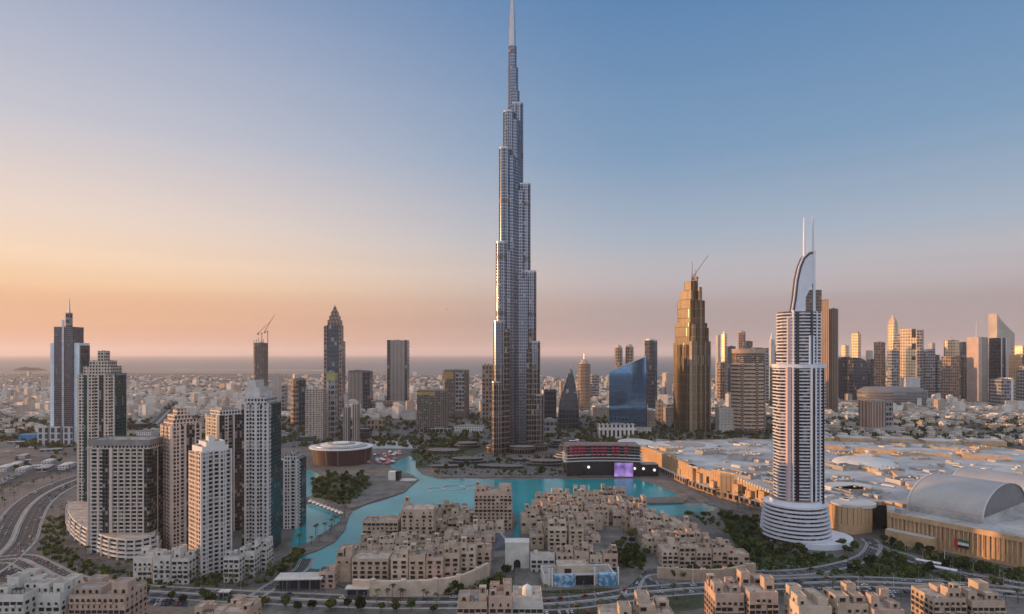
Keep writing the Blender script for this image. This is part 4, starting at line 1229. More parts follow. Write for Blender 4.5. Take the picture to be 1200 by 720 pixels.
def block(cx, cy_, w, d, h, rot, col, rng, label, group=None, floors=None, name='courtyard_block', upper=None, windtower=None, pergola=None, dome=None, stairs=True, crenel=False, z0=0.0, balc=.18, fh=3.6, pitch=3.9, vis=99):
    root = empty(name, (cx, cy_, z0), rot)
    tag(root, label, 'building', group)
    wm, rm = M[WALLS[col]], M['roof_sand'] if rng.random() < .65 else M['roof_grey']
    body = MB()
    ph = rng.choice((.9, 1.1, 1.4))
    body.parapet(rect(0, 0, w, d), 0, h, ph, .45, 0, 1)
    wall = body.build('wall', [wm, rm], root)
    if crenel or rng.random() < .25:
        cm = MB().box(-w/2 + .01, w/2 - .01, -d/2 + .03, -d/2 + .41, h + ph - .06, h + ph + .1)
        n = int(w / 2.2)
        for i in range(n):
            x = -w/2 + (i + .5) * w / n
            cm.box(x - .5, x + .5, -d/2 + .02, -d/2 + .42, h + ph + .1, h + ph + .7)
        cm.build('crenellation', wm, root)
    vols = [(0, 0, w, d, 0, h)]
    if upper is None: upper = rng.random() < .75
    if upper:
        spots = [(-1, 1), (1, 1), (-1, -.45), (1, -.45)]
        rng.shuffle(spots)
        for kx, ky in spots[:rng.choice((1, 2, 3, 3, 4))]:
            uw, ud = w * rng.uniform(.26, .48), d * rng.uniform(.26, .46)
            ux, uy = kx * (w - uw) / 2 * .93, ky * (d - ud) / 2 * .93
            uh = rng.choice((2.6, 3.4, 3.6, 5.2, 6.9))
            MB().parapet(rect(ux, uy, uw, ud), h - .2, h + uh, .9, .4, 0, 1).build('upper_storey', [wm, rm], root)
            vols.append((ux, uy, uw, ud, h, h + uh))
    if windtower is None: windtower = rng.random() < .3
    if windtower:
        tx, ty = rng.choice((-1, 1)) * (w/2 - 2.6), rng.uniform(-.3, .4) * d
        th = rng.uniform(6, 9.5)
        tw = MB().box(tx - 2, tx + 2, ty - 2, ty + 2, h - .3, h + th - 3.2).build('wind_tower', wm, root)
        sm = MB()
        for a, b in ((-2, -2), (2, -2), (-2, 2), (2, 2)): sm.box(tx + a * .82 - .36, tx + a * .82 + .36, ty + b * .82 - .36, ty + b * .82 + .36, h + th - 3.2, h + th)
        for k in (-.7, .7): sm.box(tx + k - .15, tx + k + .15, ty - 1.95, ty - 1.6, h + th - 3.2, h + th)
        sm.box(tx - 2.15, tx + 2.15, ty - 2.15, ty + 2.15, h + th, h + th + .6)
        sm.build('louvre_posts', wm, tw)
        MB().box(tx - 1.3, tx + 1.3, ty - 1.3, ty + 1.3, h + th - 3.1, h + th - .05).build('opening', M['dark'], tw)
    if pergola is None: pergola = rng.random() < .45
    if pergola:
        px_, py_ = rng.uniform(-.2, .2) * w, -d * .22
        m = MB()
        for a in (-2.6, 2.6):
            for b in (-1.6, 1.6): m.box(px_ + a - .12, px_ + a + .12, py_ + b - .12, py_ + b + .12, h, h + 2.7)
        for i in range(9): m.box(px_ - 3 + i * .72, px_ - 2.8 + i * .72, py_ - 2, py_ + 2, h + 2.7, h + 2.95)
        m.build('roof_pergola', M['timber'], root)
    if dome:
        dm = MB().prism(circ(0, 0, 3.3, 12), h - .2, h + 2.6).build('dome_drum', M['white'], root, smooth=30)
        MB().dome(0, 0, h + 2.6, 3.0, 4.0, 14, 6, onion=.16).tube((0, 0, h + 6.5), (0, 0, h + 8.2), .15, .04, 5).build('dome', M['white'], dm, smooth=60)
    if stairs and rng.random() < .7:
        sx, sy = rng.uniform(-.3, .3) * w, rng.uniform(0, .35) * d
        MB().box(sx - 1.6, sx + 1.6, sy - 1.3, sy + 1.3, h - .2, h + 2.5).build('stair_hut', wm, root)
    for k in range(rng.randint(0, 3)):
        sx, sy = rng.uniform(-.38, .38) * w, rng.uniform(-.38, .38) * d
        MB().box(sx - .8, sx + .8, sy - .5, sy + .5, h - .1, h + 1.1).build('roof_unit', M['steel'] if k else M['concrete'], root)
    # windows on the front and the two sides
    style = rng.choice((('plain', 'wide', 'wide'), ('arch', 'wide', 'slit'), ('wide', 'plain', 'wide'), ('plain', 'arch', 'wide')))
    for vi, (vx, vy, vw, vd, za, zb) in enumerate(vols):
        nf = max(1, int((zb - za - .3) / fh))
        for f in range(nf):
            z = za + f * fh + .9
            if zb - z > vis: continue
            k = style[f % 3]
            n = max(1, int((vw - 1.4) / pitch))
            for i in range(n):
                if rng.random() < .06: continue
                x = vx - vw/2 + (i + .5) * vw / n
                o = place('window', WIN[(k, col)], root, (x, vy - vd/2, z))
                if f > 0 and k != 'slit' and rng.random() < balc: place('balcony', RAIL[col], root, (x, vy - vd/2, z - .35))
            n = max(1, int((vd - 1.4) / (pitch * 1.25)))
            for s in (-1, 1):
                if vx * s < 0 and vi: continue
                # only the side that can be seen from the viewpoint's general direction or a step beside it
                fx = math.cos(rot) * s
                fy = math.sin(rot) * s
                if fx * cx + fy * cy_ > 25 + .1 * abs(cy_): continue
                for i in range(n):
                    y = vy - vd/2 + (i + .5) * vd / n
                    place('window', WIN[(k, col)], root, (vx + s * vw/2, y, z), math.pi / 2 * s)
    return root
FOOT = []
def blocked(x, y, r):
    return any((x - a) ** 2 + (y - b) ** 2 < (r + c) ** 2 for a, b, c in FOOT)
def pblock(xl, xr, yb, yt, depth, col, label, rng, rot=0.0, **k):
    Y = YB(yb)
    if k.get('group') == 'blocks along the lower edge': yt += 10
    x0, x1 = PX(xl, Y), PX(xr, Y)
    if k.get('group') == 'blocks along the lower edge':
        if x1 < 0: x1 = max(PX(xr, Y + depth), x0 + (x1 - x0) * .86)
        if x0 > 0: x0 = min(PX(xl, Y + depth), x1 - (x1 - x0) * .86)
    w = x1 - x0
    Yc = Y + depth / 2
    h = HT(yt, Y)
    cx = (x0 + x1) / 2
    FOOT.append((cx, Yc, max(w, depth) * .5))
    return block(cx, Yc, w, depth, h, rot, col, rng, label, **k)
rg = random.Random(5)
# --- named blocks of the western old quarter
pblock(412, 455, 685, 657, 20, 'sand', 'sand block with an even grid of small square windows facing the road', rg, upper=False, balc=0, crenel=False, pitch=5.2, group='old quarter blocks west of the gate')
pblock(393, 411, 684, 655, 26, 'ochre', 'blank walled ochre block at the water end beside the grid windowed block', rg, vis=5, group='old quarter blocks west of the gate')
pblock(374, 392, 690, 672, 14, 'rose', 'small rose block at the western tip of the old quarter', rg, group='old quarter blocks west of the gate')
pblock(470, 508, 640, 598, 22, 'sand', 'high block with tall dark arcades overlooking the lake', rg, windtower=True, pitch=5.0, balc=.4, group='old quarter blocks west of the gate')
pblock(556, 600, 622, 578, 22, 'rose', 'big stepped block crowned by a square tower at the lake corner', rg, upper=True, windtower=True, group='old quarter blocks west of the gate')
pblock(425, 466, 640, 612, 18, 'sand', 'broad low block with a plain roof terrace by the western waterside', rg, upper=False, pergola=True, group='old quarter blocks west of the gate')
pblock(546, 580, 648, 628, 9, 'rose', 'rose wall block pierced by a big archway south of the stepped block', rg, upper=False, windtower=False, group='old quarter blocks west of the gate')
# retaining wall of the old quarter
def town_wall(label, px, h, thick=3.0, col='sand_c', arches=0):
    pts = smooth_line([G(*p) for p in px], 4)
    m = MB()
    strip_mb(m, pts, thick / 2, -thick / 2, h, 0, 0)
    a, b = offset_strip(pts, thick/2, -thick/2)
    for e in (0, -1):
        q = [(*a[e], 0), (*b[e], 0), (*b[e], h), (*a[e], h)]
        m.face(q if e else q[::-1])
    root = m.build('town_wall', M[col])
    tag(root, label, 'wall')
    for i in range(2, len(pts) - 1, 3):
        MB().obox(pts[i].x, pts[i].y, 3.6, 3.8, 0, h + .9, 0).build('buttress', M[col], root)
    return root
town_wall('long buttressed sand wall under the western old quarter', [(414, 697), (460, 699), (510, 697), (545, 690), (572, 676)], 11.5)
town_wall('buttressed ochre wall under the eastern end of the old quarter', [(770, 677), (815, 680), (850, 679), (884, 672)], 8.5, col='sand_d')
rg = random.Random(17)
# front row west, above the wall
colw = ['cream', 'sand', 'rose', 'sand', 'cream', 'sand']
for i, (a, b, yb, yt) in enumerate(((458, 478, 690, 656), (479, 498, 691, 652), (499, 519, 690, 655), (520, 538, 687, 650), (539, 557, 681, 648), (558, 575, 673, 645))):
    pblock(a, b, yb, yt, 15, colw[i], ['westernmost block', 'second block from the west', 'third block from the west', 'third block from the east', 'second block from the east', 'easternmost block'][i] + ' of the row along the sand wall', rg, windtower=(i in (1, 4)), balc=.3, group='old quarter blocks west of the gate')
for n_ in range(6):
    pass
def fill(poly_px, step, hrange, cols, where, group, rng, base_rot=0.0, hmul=None, cols_w=None):
    poly = px_poly(poly_px)
    xs = [p[0] for p in poly]
    ys = [p[1] for p in poly]
    y = min(ys)
    row = 0
    grid = []
    while y < max(ys):
        x = min(xs) + (step * .5 if row % 2 else 0)
        line = []
        while x < max(xs):
            jx, jy = x + rng.uniform(-2.5, 2.5), y + rng.uniform(-2.5, 2.5)
            if inside((jx, jy), poly) and not any(abs(jx - a) < c + 5 and abs(jy - b) < c + 5 for a, b, c in FOOT):
                line.append((jx, jy))
            x += step
        if line: grid.append(line)
        y += step * .92
        row += 1
    nr = len(grid)
    rows = ['frontmost', 'second', 'third', 'fourth', 'fifth', 'sixth', 'seventh', 'eighth', 'ninth', 'tenth', 'eleventh', 'twelfth', 'thirteenth', 'fourteenth', 'fifteenth', 'sixteenth', 'seventeenth', 'eighteenth']
    pos = rows
    for r_, line in enumerate(grid):
        for c_, (x, y) in enumerate(line):
            w, d = step * rng.uniform(.72, 1.08), step * rng.uniform(.66, .96)
            h = rng.choice(hrange) + rng.uniform(-3.2, 1.2)
            col = rng.choice(cols)
            wt, pg, dm = rng.random() < .28, rng.random() < .5, False
            up = rng.random() < .78
            fl = int(h / 3.6)
            desc = f"{col if col not in ('sand',) else 'sandy'} " + ('wind tower' if wt else 'pergola roofed' if pg else 'two level' if up else 'flat roofed') + ' block'
            tail = f"{'first' if c_ == 0 else pos[c_]} from west in {rows[r_]} row of {where}"
            lab = f"{desc}, {tail}"
            block(x, y, w, d, h, base_rot + rng.choice((0, 0, 0, .06, -.06, .12, -.14)), col, rng, lab, group, windtower=wt, pergola=pg, upper=up, vis=99 if r_ < 2 else 8.0, z0=1.2)
            FOOT.append((x, y, step * .5))
fill([(400, 672), (428, 648), (440, 626), (476, 613), (520, 608), (570, 604), (598, 606), (590, 630), (578, 655), (560, 668), (530, 678), (458, 682)], 15.5, (7.5, 9, 11, 12.5, 14.5), ('sand', 'rose', 'sand', 'cream', 'cream', 'ochre', 'ochre'), 'western old quarter', 'old quarter blocks west of the gate', random.Random(21))
# --- eastern old quarter
rg = random.Random(31)
GE = 'old quarter blocks east of the gate'
pblock(622, 650, 672, 652, 9, 'pale', 'pale long block with two rows of small windows beside the white gate', rg, upper=False, windtower=False, pergola=False, balc=0, pitch=4.4, group=GE)
pblock(643, 664, 650, 619, 15, 'cream', 'tall fronted cream block with a lit corner pier above the pale long block', rg, upper=True, balc=.4, group=GE)
pblock(667, 684, 651, 622, 15, 'sand', 'tall fronted sand block east of the one with the lit corner pier', rg, balc=.4, group=GE)
for i, (a, b, yb, yt) in enumerate(((652, 672, 672, 650), (673, 690, 671, 648), (691, 706, 670, 652), (707, 724, 670, 651))):
    pblock(a, b, yb, yt, 12, ('rose', 'sand', 'cream', 'rose')[i], ('westernmost', 'second', 'third', 'easternmost')[i] + ' small block in the row behind the blue poster hall', rg, group=GE)
for i, (a, b, yb, yt) in enumerate(((776, 795, 667, 646), (796, 815, 668, 642), (816, 834, 668, 645), (835, 852, 667, 644), (853, 878, 668, 651))):
    pblock(a, b, yb, yt, 14, ('cream', 'sand', 'rose', 'sand', 'rose')[i], ('westernmost', 'second', 'middle', 'fourth', 'easternmost')[i] + ' block of the arcaded row above the ochre wall', rg, pitch=3.4, balc=.15, group=GE)
fill([(622, 645), (616, 618), (632, 595), (688, 588), (722, 588), (742, 596), (768, 616), (800, 630), (846, 648), (850, 660), (778, 655), (752, 642), (738, 625), (705, 618), (695, 640), (640, 648)], 16, (7.5, 9.5, 11.5, 13, 15), ('rose', 'sand', 'sand', 'rose', 'cream', 'cream', 'ochre'), 'eastern old quarter', GE, random.Random(44), .05)

# --- white arched gate and dark hall behind it
def gate():
    Y = YB(668)
    s = Y / F
    root = empty('gate_building', (PX(606, Y), Y, 0))
    tag(root, 'white square gate building with a tall arched doorway', 'building')
    w, h = 14 * s, HT(637, Y)
    m = MB()
    aw, ah = 2.9, 8.5
    P = [(-aw, 0)] + [(-aw * math.cos(a), 5.4 + 3.1 * math.sin(a)) for a in [math.pi * i / 10 for i in range(11)]] + [(aw, 0)]
    O = [(-w, 0)] + [(-w + 2 * w * i / 10, h) for i in range(11)] + [(w, 0)]
    for i in range(len(P) - 1):
        m.face([(O[i][0], 0, O[i][1]), (P[i][0], 0, P[i][1]), (P[i+1][0], 0, P[i+1][1]), (O[i+1][0], 0, O[i+1][1])])
        m.face([(P[i][0], 0, P[i][1]), (P[i][0], 2.2, P[i][1]), (P[i+1][0], 2.2, P[i+1][1]), (P[i+1][0], 0, P[i+1][1])])
    m.face([(-w, 0, 0), (-w, 0, h), (-w, 12, h), (-w, 12, 0)]).face([(w, 0, 0), (w, 12, 0), (w, 12, h), (w, 0, h)]).face([(-w, 0, h), (w, 0, h), (w, 12, h), (-w, 12, h)])
    m.build('wall', M['offwhite'], root)
    MB().box(-aw - .1, aw + .1, 2.25, 2.5, 0, 9).build('doorway', M['dark'], root)
    MB().box(-w - .3, w + .3, -.3, 12.3, h, h + .9).build('cornice', M['offwhite'], root)
    m = MB()
    for a in [math.pi * i / 12 for i in range(13)]: m.box(-3.9 * math.cos(a) - .3, -3.9 * math.cos(a) + .3, -.35, -.02, 5.2 + 4.2 * math.sin(a), 5.8 + 4.2 * math.sin(a))
    m.build('arch_band', M['white'], root)
    Y2 = YB(655)
    r2 = empty('market_hall', (PX(590, Y2), Y2 + 20, 0), .25)
    tag(r2, 'dark blue pitched roof hall behind the white gate', 'building')
    MB().box(-13, 13, -17, 17, 0, 8).build('wall', M['offwhite'], r2)
    MB().loft([[(-14, -18, 7.8), (14, -18, 7.8), (14, 18, 7.8), (-14, 18, 7.8)], [(-.2, -15, 13), (.2, -15, 13), (.2, 15, 13), (-.2, 15, 13)]]).build('roof', plain('slate_blue_roof', (.06, .07, .085), .6), r2)
    MB().box(-1.2, 1.2, -15.5, 15.5, 12.3, 13.6).build('ridge', M['steel'], r2)
gate()
# --- sales hall with blue posters
def poster_hall():
    Y = YB(688)
    s = Y / F
    root = empty('poster_hall', (PX(687, Y), Y, 0), R(4))
    tag(root, 'white pavilion hall with blue sea picture hoardings and a sand pediment', 'building')
    MB().parapet(rect(-8 * s, 12, 84 * s, 20), 0, 9, 1).build('wall', [M['white'], M['roof_grey']], root)
    MB().parapet(rect(-14 * s, 10, 36 * s, 14), 9.2, 14.5, 1).build('upper_storey', [M['sand_c'], M['roof_sand']], root)
    MB().box(-25 * s, -17 * s, 2.7, 3.2, 10, 13.4).build('window', M['glass'], root)
    MB().box(-12 * s, 12 * s, 1.2, 1.95, .2, 8.4).build('glass_front', M['glass'], root)
    def poster():
        N = Nodes('blue_picture_hoarding')
        a = N.noise(.3, 4)
        N.set(Base_Color=N.mix(N.mapr(a, .45, .62, 0, 1), (.04, .20, .36), (.42, .50, .54)), Roughness=.5)
        return N.mat
    pm = poster()
    MB().prism(circ(-26 * s, 2, 13 * s, 16, 5), .8, 9.5).build('hoarding', pm, root, smooth=30)
    MB().prism(circ(26 * s, 2, 12 * s, 16, 5), .8, 9.5).build('hoarding', pm, root, smooth=30)
    for x in (-44, -40, 38, 10): MB().box(x * s - .5, x * s + .5, -.5, .5, 0, 15).build('banner_pylon', M['white'], root)
    MB().prism(circ(-13 * s, -7, 27, 20, 5), 0, .5).build('forecourt_planter', M['leaf_b'], root)
poster_hall()
# --- foreground blocks along the lower edge
rg = random.Random(77)
GF = 'blocks along the lower edge'
pblock(81, 157, 748, 690, 24, 'rose', 'rose block with a stepped roofline beside the white flats at the lower edge', rg, upper=True, windtower=False, pergola=True, balc=.5, pitch=3.2, group=GF)
pblock(-12, 34, 760, 690, 22, 'pale', 'white flats with a tall stair tower at the lower corner', rg, upper=True, windtower=False, balc=.3, pitch=3.4, group=GF)
pblock(36, 76, 752, 688, 22, 'pale', 'white flats with pierced parapet next to the rose block', rg, upper=True, windtower=False, pergola=True, balc=.3, pitch=3.4, group=GF)
pblock(8, 50, 700, 676, 20, 'pale', 'low white flats behind the two taller white flats', rg, upper=True, windtower=False, group=GF)
pblock(224, 258, 775, 716, 20, 'sand', 'sand block with low roof huts peeping over the lower edge', rg, upper=True, windtower=False, group=GF)
pblock(259, 295, 775, 709, 20, 'rose', 'rose topped block with a rounded parapet beside the sand block', rg, upper=True, windtower=False, group=GF)
pblock(536, 572, 770, 699, 20, 'sand', 'cream fronted block with stepped gables left of the white domes', rg, upper=True, windtower=True, pergola=True, balc=.4, pitch=3.2, group=GF)
pblock(573, 600, 770, 692, 18, 'rose', 'rose block with pointed gable walls in front of the white domes', rg, upper=True, windtower=False, balc=.4, pitch=3.2, group=GF)
pblock(601, 636, 762, 697, 26, 'pale', 'pale block carrying a big white onion dome', rg, upper=False, windtower=False, pergola=False, dome=True, pitch=3.2, group=GF)
pblock(614, 634, 745, 706, 10, 'white', 'smaller pale block with a low white dome beside the big one', rg, upper=False, windtower=False, pergola=False, dome=True, stairs=False, pitch=3.2, group=GF)
pblock(700, 742, 790, 716, 18, 'sand', 'sand roofed block just showing at the lower edge', rg, upper=True, windtower=False, group=GF)
pblock(743, 790, 785, 711, 18, 'sand', 'sand block with a raised corner east of the sand roofed one', rg, upper=True, windtower=False, group=GF)
def gable(px, py, Y, hgt, col='sand_b', dy=0):
    pass
pblock(833, 872, 752, 688, 22, 'rose', 'rose block with a high western tower room near the garden road', rg, upper=True, windtower=True, balc=.4, pitch=3.0, group=GF)
pblock(873, 912, 756, 686, 24, 'rose', 'rose block with long window bays joined to the one with the tower room', rg, upper=True, windtower=False, balc=.4, pitch=3.0, group=GF)
pblock(930, 975, 770, 703, 20, 'cream', 'cream block with many small roof huts between the rose blocks', rg, upper=True, windtower=False, group=GF)
pblock(976, 1018, 770, 700, 20, 'sand', 'sand block with a central wind tower among the roof huts', rg, upper=True, windtower=True, group=GF)
pblock(1019, 1060, 775, 707, 20, 'rose', 'low rose block east of the central wind tower', rg, upper=True, windtower=False, group=GF)
pblock(1088, 1132, 752, 694, 22, 'sand', 'sand block with arched top windows at the lower eastern corner', rg, upper=True, windtower=True, balc=.4, pitch=3.0, group=GF)
pblock(1133, 1178, 752, 697, 22, 'sand', 'sand block with a flat roof terrace, easternmost at the lower edge', rg, upper=True, windtower=False, pergola=True, balc=.4, pitch=3.0, group=GF)
# white townhouses round the apartment towers
GT = 'white townhouses at the feet of the apartment towers'
for i, (a, b, yb, yt) in enumerate(((156, 178, 681, 655), (179, 200, 684, 654), (201, 221, 685, 656), (262, 280, 683, 654), (281, 298, 677, 648), (299, 312, 670, 643))):
    pblock(a, b, yb, yt, 15, 'pale', ('westernmost', 'second', 'third', 'fourth', 'fifth', 'easternmost')[i] + ' white townhouse at the feet of the apartment towers', rg, upper=True, windtower=False, pergola=False, balc=.4, pitch=3.2, group=GT)
# long canopy roofs beside the boulevard
def canopy(label, xl, xr, yb, yt, depth, rot=0.0):
    Y = YB(yb)
    w = (xr - xl) * Y / F
    h = HT(yt, Y)
    root = empty('canopy', (PX((xl + xr) / 2, Y), Y + depth / 2, 0), rot)
    tag(root, label, 'canopy')
    MB().box(-w/2, w/2, -depth/2, depth/2, h - .8, h).build('roof', M['offwhite'], root)
    n = max(2, int(w / 8))
    for i in range(n + 1):
        for y in (-depth * .42, depth * .42):
            MB().box(-w * .48 + i * w * .96 / n - .3, -w * .48 + i * w * .96 / n + .3, y - .3, y + .3, 0, h - .8).build('post', M['dconcrete'], root)
    MB().box(-w * .42, w * .42, -depth * .3, depth * .3, 0, h - 1.6).build('kiosk', fc['dgrey'], root)
canopy('long pale flat canopy on dark posts near the western lake tip', 321, 376, 694, 679, 15, .05)
canopy('small pale flat canopy beside the road under the grid windowed block', 404, 432, 700, 690, 8)
canopy('narrow pale canopy beside the boulevard trees', 255, 268, 702, 694, 6)

# --- round opera hall with ringed roof, the plaza, the stage
def opera():
    Y = YB(547)
    s = Y / F
    root = empty('round_hall', (PX(393, Y), Y + 42, 0))
    tag(root, 'dark red brown drum hall with a ringed white roof', 'building')
    a, b = 36 * s, 44
    h = HT(528, Y)
    n = 44
    MB().loft([[(x * k, y * k, z) for x, y in circ(0, 0, a, n, b)] for k, z in ((.94, 0), (1.0, h))], mc=1).build('drum_wall', [facade('red_brown_cladding', (.055, .023, .019), (.03, .015, .013), 60, 2.4, .3, .95, gr=.4), M['roof_grey']], root, smooth=30)
    for k, z, m in ((1.06, h, 'white'), (.86, h + 2.2, 'steel'), (.68, h + 3.6, 'white'), (.46, h + 5.2, 'concrete'), (.28, h + 6.4, 'white')):
        MB().prism(circ(-2, 0, a * k, n, b * k), z - .6, z + 1.0, bottom=True).build('roof_ring', M[m], root, smooth=30)
opera()
slab('plaza_paving', px_poly([(434, 526), (488, 526), (492, 517), (440, 516)]), 0, .6, plain('pale_plaza', (.34, .35, .34), .7), 'pale open plaza behind the inlet', 'plaza')
def stage():
    Y = YB(564)
    s = Y / F
    root = empty('stage_screen', (PX(462, Y), Y + 6, .7), R(-8))
    tag(root, 'white boxed stage with a black screen end on the peninsula', 'stage')
    MB().box(-7 * s, 2.2 * s, -5, 5, 0, 12).build('white_box', M['white'], root)
    MB().box(2.3 * s, 6.5 * s, -6, 5, 0, 13).build('black_screen', M['black'], root)
    MB().prism(circ(14 * s, 2, 15, 20, 9), 0, .5).build('apron', M['offwhite'], root, smooth=30)
stage()
# market tents and parasols in red and white by the hall
for k in range(34):
    px, py = rnd.uniform(424, 470), rnd.uniform(530, 545)
    x, y = G(px, py)
    c = ('rose', 'white', 'grey')[k % 3]
    M.setdefault('tent_' + c, plain('tent_cloth_' + c, {'rose': (.42, .14, .16), 'white': (.6, .58, .56), 'grey': (.26, .26, .28)}[c], .8))
    sz = rnd.uniform(2.4, 4)
    o = empty('market_tent', (x, y, .7 if py > 540 else 0), rnd.uniform(0, 1.5))
    tag(o, f"{dict(rose='rose red', white='white', grey='grey')[c]} market tent in the cluster beside the round hall", 'tent', f'{c} tents beside the round hall')
    MB().loft([[(-sz, -sz, 2.4), (sz, -sz, 2.4), (sz, sz, 2.4), (-sz, sz, 2.4)], [(-.1, -.1, 5), (.1, -.1, 5), (.1, .1, 5), (-.1, .1, 5)]]).build('tent_roof', M['tent_' + c], o)
    MB().box(-sz * .9, sz * .9, -sz * .9, sz * .9, 0, 2.38).build('tent_side', M['dconcrete'], o)
sailm = None
for k in range(9):
    px = 364 + k * 4.4
    x, y = G(px, 590.5 + k * 1.75)
    o = empty('shade_tent', (x, y, .7), .5)
    tag(o, 'white peaked tent in the row along the lagoon promenade', 'tent', 'white peaked tents along the lagoon')
    MB().loft([[(-2.6, -2.6, 2.4), (2.6, -2.6, 2.4), (2.6, 2.6, 2.4), (-2.6, 2.6, 2.4)], [(-.6, -.6, 3.8), (.6, -.6, 3.8), (.6, .6, 3.8), (-.6, .6, 3.8)], [(-.1, -.1, 5.4), (.1, -.1, 5.4), (.1, .1, 5.4), (-.1, .1, 5.4)]]).build('tent_roof', M['white'], o)
    for a in (-2.4, 2.4):
        for b in (-2.4, 2.4): MB().box(a - .1, a + .1, b - .1, b + .1, 0, 2.45).build('pole', M['steel'], o)

# ------------------------------------------------------------------ the shopping mall
M['mall_wall'] = facade('sandstone_mall_wall', (.47, .30, .165), (.16, .10, .055), 60, 5.2, .14, .7, gr=.8, wr=.85, var=.3, cur=0, dirt=.14)
M['mall_roof'] = plain('pale_mall_roof', (.40, .385, .37), .85, amp=.32, sc=.03, glob=True)
M['mall_sand'] = plain('sandstone', (.47, .31, .175), .85)
M['membrane'] = plain('white_roof_membrane', (.52, .50, .475), .6, amp=.12, sc=.05)
M['zinc'] = plain('zinc_roof', (.38, .355, .335), .45, metal=.25, amp=.1, sc=.05)
def mall():
    o0 = Vector((330, 640))
    root = empty('shopping_mall', (o0.x, o0.y, 0))
    tag(root, 'huge shopping mall with sandstone walls and a pale flat roof landscape', 'mall')
    L = lambda px, py: tuple(Vector(G(px, py)) - o0)
    W_ = lambda x, y: (x - o0.x, y - o0.y)
    hm_ = 25.0
    foot = [L(772, 549), L(813, 569), L(846, 581), L(872, 588), L(905, 598), L(960, 612), L(969, 620), L(983, 625), L(1002, 627), L(1022, 624), L(1023, 618), L(1039, 618), L(1040, 632), L(1200, 667), W_(455, 480), W_(640, 560), W_(860, 800), W_(800, 1060), W_(420, 1130), W_(200, 1090)]
    MB().parapet(foot, 0, hm_, 1.6, .6, 0, 1).build('wall', [M['mall_wall'], M['mall_roof']], root)
    # higher wall panels facing the lake and the garden
    def panel(p, q, h, th, m, name='wall_panel'):
        a, b = Vector(p), Vector(q)
        d = (b - a)
        c = (a + b) / 2
        return MB().obox(c.x, c.y, d.length, th, 0, h, math.atan2(d.y, d.x)).build(name, m, root)
    panel(L(771, 549.6), L(814, 569.8), 27.5, 6, M['mall_wall'])
    pr = M['mall_sand']
    a, b = Vector(L(1040, 632.4)), Vector(L(1200, 667.6))
    u = (b - a).normalized()
    nrm = Vector((u.y, -u.x))
    for i in range(30):
        c = a + u * (3 + i * (b - a).length / 30)
        MB().obox(c.x + nrm.x * .5, c.y + nrm.y * .5, 1.1, .5, 3, hm_ - 3, math.atan2(u.y, u.x)).build('pilaster', pr, root)
    c = (a + b) / 2
    MB().obox(c.x, c.y, (b - a).length, 1.9, hm_ - 2.6, hm_ + 2.0, math.atan2(u.y, u.x)).build('cornice', pr, root)
    q = a + u * 22 + nrm * 5
    MB().obox(q.x, q.y, 40, 10, 0, 12, math.atan2(u.y, u.x), 0, 1).build('entrance_wing', [M['mall_sand'], M['mall_roof']], root)
    q = Vector(L(1031, 619.5))
    MB().obox(q.x, q.y, 12, 3, 2, 24, 0).build('entrance_glass', M['glass'], root)
    for px_, py_ in ((846, 580), (857, 584), (868, 587)):
        q = Vector(L(px_, py_))
    MB().obox(*(Vector(L(857, 585)) + Vector((2, 6))), 27, 16, 0, 29, -.35).build('corner_pavilion', M['mall_wall'], root)
    # arcades, awnings and stepped pavilions along the lake front
    seq = [(772, 549), (813, 569), (846, 581), (872, 588), (905, 598), (960, 612)]
    for (p, q_) in zip(seq[:-1], seq[1:]):
        a_, b_ = Vector(L(*p)), Vector(L(*q_))
        d_ = b_ - a_
        nn = Vector((d_.y, -d_.x)).normalized()
        if nn.y > 0: nn = -nn
        ang = math.atan2(d_.y, d_.x)
        c_ = (a_ + b_) / 2
        MB().obox(*(c_ + nn * 6), d_.length * .9, 9, 0, 7.5, ang, 0, 1).build('arcade', [fc['brown'], M['membrane']], root)
        k_ = max(2, int(d_.length / 22))
        for i in range(k_):
            e_ = a_ + d_ * ((i + .5) / k_)
            hh = rnd.choice((15, 19, 28.5))
            MB().parapet(rect(*(e_ + nn * rnd.uniform(.5, 3)), 9, 6, ang), 0, hh, 1.2, .5, 0, 1).build('bay_tower', [M['mall_sand'] if i % 2 else M['mall_wall'], M['mall_roof']], root)
            e_ = a_ + d_ * ((i + .05) / k_)
            MB().obox(*(e_ + nn * .35), 4.6, 1.0, 9.5, 18.5, ang).build('window', M['glass'], root)
    # barrel vault roofs
    def vault(c, axis_ang, length, width, rise, z0, label, n=26):
        m = MB()
        ca, sa = math.cos(axis_ang), math.sin(axis_ang)
        def pt(t, w_, z): return (c[0] + t * ca - w_ * sa, c[1] + t * sa + w_ * ca, z)
        prof = [(-width / 2 * math.cos(a), rise * math.sin(a)) for a in [math.pi * i / n for i in range(n + 1)]]
        A = [pt(-length / 2, w_, z0 + z) for w_, z in prof]
        B = [pt(length / 2, w_, z0 + z) for w_, z in prof]
        for i in range(n): m.face([A[i], B[i], B[i + 1], A[i + 1]][::-1], 0)
        o = m.build('vault_roof', M['zinc'], root, smooth=60)
        e = MB()
        for pts, f in ((A, 1), (B, -1)):
            P = [pt((-length / 2 + .8) if f > 0 else (length / 2 - .8), w_ * .985, z0 + z * .985) for w_, z in prof]
            e.face(P if f > 0 else P[::-1])
        e.build('vault_end', plain('smoked_gable_glass', (.13, .13, .135), .3), root)
        r_ = MB()
        for t in (-length / 2, length / 2):
            for i in range(n):
                p, q_ = prof[i], prof[i + 1]
                r_.face([pt(t - .5, p[0] * 1.012, z0 + p[1] * 1.02), pt(t + .5, p[0] * 1.012, z0 + p[1] * 1.02), pt(t + .5, q_[0] * 1.012, z0 + q_[1] * 1.02), pt(t - .5, q_[0] * 1.012, z0 + q_[1] * 1.02)])
